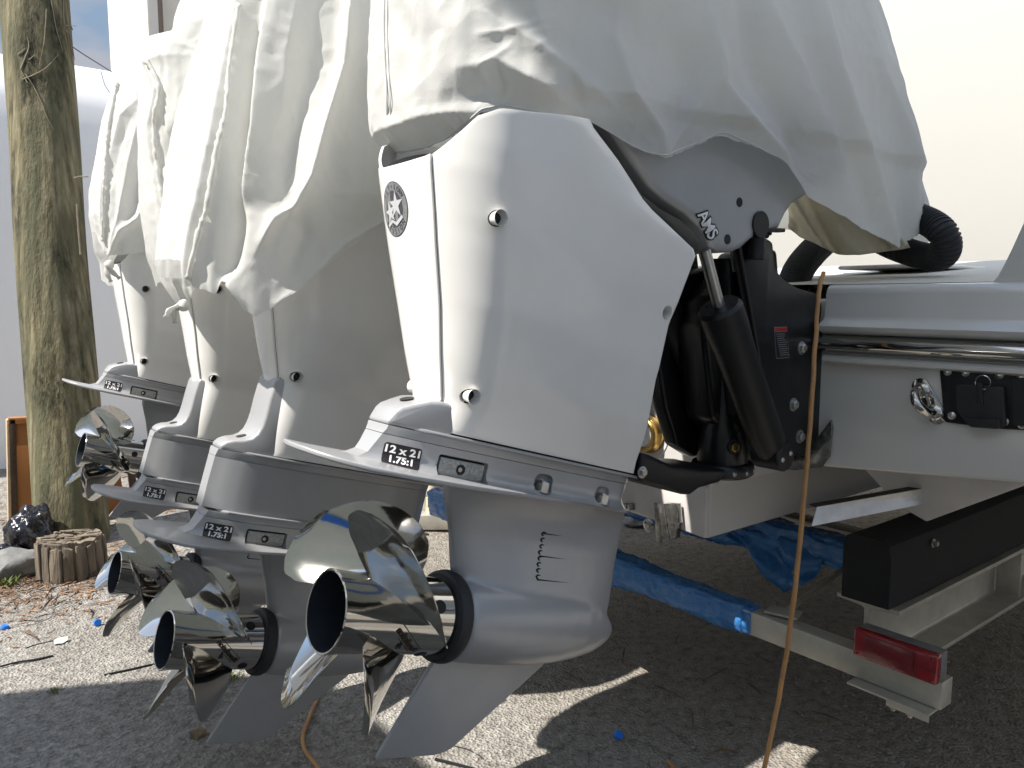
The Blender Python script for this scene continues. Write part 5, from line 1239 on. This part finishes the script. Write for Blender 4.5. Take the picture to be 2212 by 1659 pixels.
# bin bag
q = onZ(62, 1205); bm = bmesh.new(); bmesh.ops.create_icosphere(bm, subdivisions=5, radius=1)
for v in bm.verts:
    n = v.co.copy(); d = 1+.30*noise.noise(n*1.7)+.14*(1-abs(noise.noise(n*4+Vector((3, 1, 0))))*2.2)*.5+.05*noise.noise(n*13); v.co = Vector((n.x*.115, n.y*.11, n.z*.155))*d
    if v.co.z < -.10: v.co.z = -.10
bag = bm_obj('bin_bag', bm, M_BAG, None, 60); bag.location = (q[0]+.03, q[1]+.06, .11); tag(bag, 'shiny crumpled black bin bag wedged between the board and the pole', 'bin bag')
bm = bmesh.new(); bmesh.ops.create_icosphere(bm, subdivisions=4, radius=1)
for v in bm.verts:
    n = v.co.copy(); d = 1+.5*noise.noise(n*2+Vector((9, 0, 0)))+.25*(1-abs(noise.noise(n*5))*2.2); v.co = Vector((n.x*.07, n.y*.07, n.z*.05))*d
o = bm_obj('bag_tail', bm, M_BAG, bag, 60); o.location = (-.13, -.13, -.06)
# ================================================================== BACKGROUND STRUCTURES
wall = thing('white_shed', 'long white shed wall with a rounded roof edge behind the pole', 'shed', (1.5, 7.6, 0))
G = []
pf = [(7.55, 0), (7.53, 1.2), (7.55, 2.6), (7.58, 3.0), (7.66, 3.22), (7.82, 3.38), (8.1, 3.46), (9.0, 3.50), (9.2, 3.4), (9.2, 0)]
for x in np.linspace(-5, 6.5, 24): G.append([(x, y, z+.0*x+(.02*math.sin(x*1.3) if z > 2 else 0)) for y, z in pf])
V, F = grid(G, cap0=True, cap1=True); o = bm_obj('rounded_wall', bm_of(V, F), M_WALL, None, 60); o.parent = wall; o.location = -wall.location
sk_ = boxo('skirting', (.75, 7.545, .03), (11.5, .03, .10), mat('dirty_skirting', (.42, .40, .36), .9, noise_amt=.3, nscale=6), None, None, .004); sk_.parent = wall; sk_.location = Vector((.75, 7.535, .03))-wall.location
ov = tube('cable_shadow_line', spline([Vector(depth(60, -160, 5.6)), Vector(depth(150, 50, 6.4)), Vector(depth(300, 190, 7.5)), Vector((9, 16, 3))], 30), .005, M_BLACK, None, 6); tag(ov, 'thin dark line standing in for a cable shadow on the shed beside the pole', 'cable')  # thin dark tube drawn in place of a cable's shadow on the wall
bld = thing('cream_building', 'cream building corner with a white downpipe above the farthest cover', 'building', (4.2, 12.5, 0))
for nm, c, s, m in (('wall', (float(onY(336, 0, 12.0)[0])+2.0, 13.6, 4), (4.0, 3, 8), M_CREAM),):
    o = boxo(nm, c, s, m, None, None, .01); o.parent = bld; o.location -= bld.location
a = onY(311, 0, 12.0); 
o = boxo('corner_pilaster', (float(a[0])+.07, 12.0, 4), (.14, .3, 8), M_CREAM, None, None, .01); o.parent = bld; o.location -= bld.location
a = onY(338, 0, 12.0); o = tube('downpipe', [(float(a[0]), 11.9, 0), (float(a[0]), 11.9, 8)], .05, mat('brown_pipe', (.16, .12, .09), .6), None, 12); o.parent = bld; o.location -= bld.location
# sunlit hull of the next boat, behind our boat on the right
G = []
for y in np.linspace(-9, 7.0, 40):
    G.append([(7.2+.05*(y-1)**2*.12-.35*math.sin(z/7*math.pi)+.10*z*0, y, z) for z in np.linspace(.5, 7.2, 26)])
nb = pymesh('neighbouring_hull', *grid(G), M_FARW, None, 180)
nb2 = thing('neighbouring_boat', 'huge sunlit white hull side filling the background on the right', 'boat', (7.2, 0, .5)); nb.parent = nb2; nb.location = -nb2.location
o = boxo('keel_block', (7.6, -1, .26), (.5, 12, .5), M_FARW, None, None, .02); o.parent = nb2; o.location -= nb2.location
# white hull beside the photographer: it shades the lower left ground and shows in the propellers
M_SIDE = mat('pale_green_white_gelcoat', (.66, .70, .64), .25, coat=.3, noise_amt=.05, nscale=2)
sb = thing('side_boat', 'large pale boat hull seen only mirrored in the polished propellers, with an added shade slab overhead', 'boat', (-1.8, 0, .3))
G = []
for y in np.linspace(-5, 4.25, 60):
    bow = max(0, (y-3.05)/1.1); row = []
    for z in np.linspace(.45, 4.02, 20):
        f = (z-.45)/3.57; x = -1.62-.30*(1-f)**2-1.8*bow**1.5*(1+.1*f); row.append((x, y, z))
    G.append(row)
V, F = grid(G); V2 = [(v[0]-.05-1.5, v[1], v[2]) for v in V]; 
o = pymesh('hull_side', V, F, M_SIDE, None, 60); o.parent = sb; o.location = -sb.location
o = pymesh('boot_stripe', [(-1.60-.30*(1-(z-.45)/3.05)**2+.0, y, z) for z in (1.35, 1.55) for y in (-4, 1.7)], [(0, 1, 3, 2)], M_CAP, None, 180); o.parent = sb; o.location = -sb.location+Vector((.02, 0, 0))
SLAB = [(-2.25, -2.0), (.75, -2.0), (.75, 1.80), (.3, 1.92), (-1.9, 1.92), (-2.15, 1.75)]  # overhead slab out of view, added to shade the hull and nearest cover
o = prism('shade_slab', SLAB, 6.0, 6.14, M_SIDE, None, 'z', .04, 3); o.parent = sb; o.location = -sb.location
for x_, y_ in ((-2.2, -1.6), (-2.2, 1.2)):
    o = tube('shade_slab_post', [(x_, y_, 4.0), (x_, y_, 6.02)], .04, M_STEEL, None, 12); o.parent = sb; o.location = -sb.location  # posts added to carry the shading slab
o = boxo('side_deck', (-2.6, -.6, 3.93), (1.9, 7.4, .1), M_SIDE, None, None, .02); o.parent = sb; o.location -= sb.location
o = boxo('hull_stand', (-2.4, -1, .22), (.6, 5, .45), M_BLACK, None, None, .02); o.parent = sb; o.location -= sb.location
# jack stand seen through the gap between the two near motors
ja = onZ(936, 1142); jack = thing('trailer_jack', 'cream jack post on a flat beam seen between the two nearest motors', 'jack stand', (ja[0], ja[1], 0))
zj = float((np.array(ja)-CAM)@FW)
M_JK = mat('cream_steel', (.55, .50, .36), .6, noise_amt=.25, nscale=18)
for nm, bmx in (('post', tube_bm([(0, 0, .1), (0, 0, 1.0)], .035, 20)), ('collar', tube_bm([(0, 0, .10), (0, 0, .2)], .045, 20)), ('strut', tube_bm([(-.02, .02, .12), (-.25, .15, .8)], .02, 10))):
    bm_obj(nm, bmx, M_JK, jack, 40)
boxo('foot_beam', (-.02, -.02, .06), (.9, .10, .09), M_ALU, jack, Matrix.Rotation(-.62, 3, 'Z'), .004)
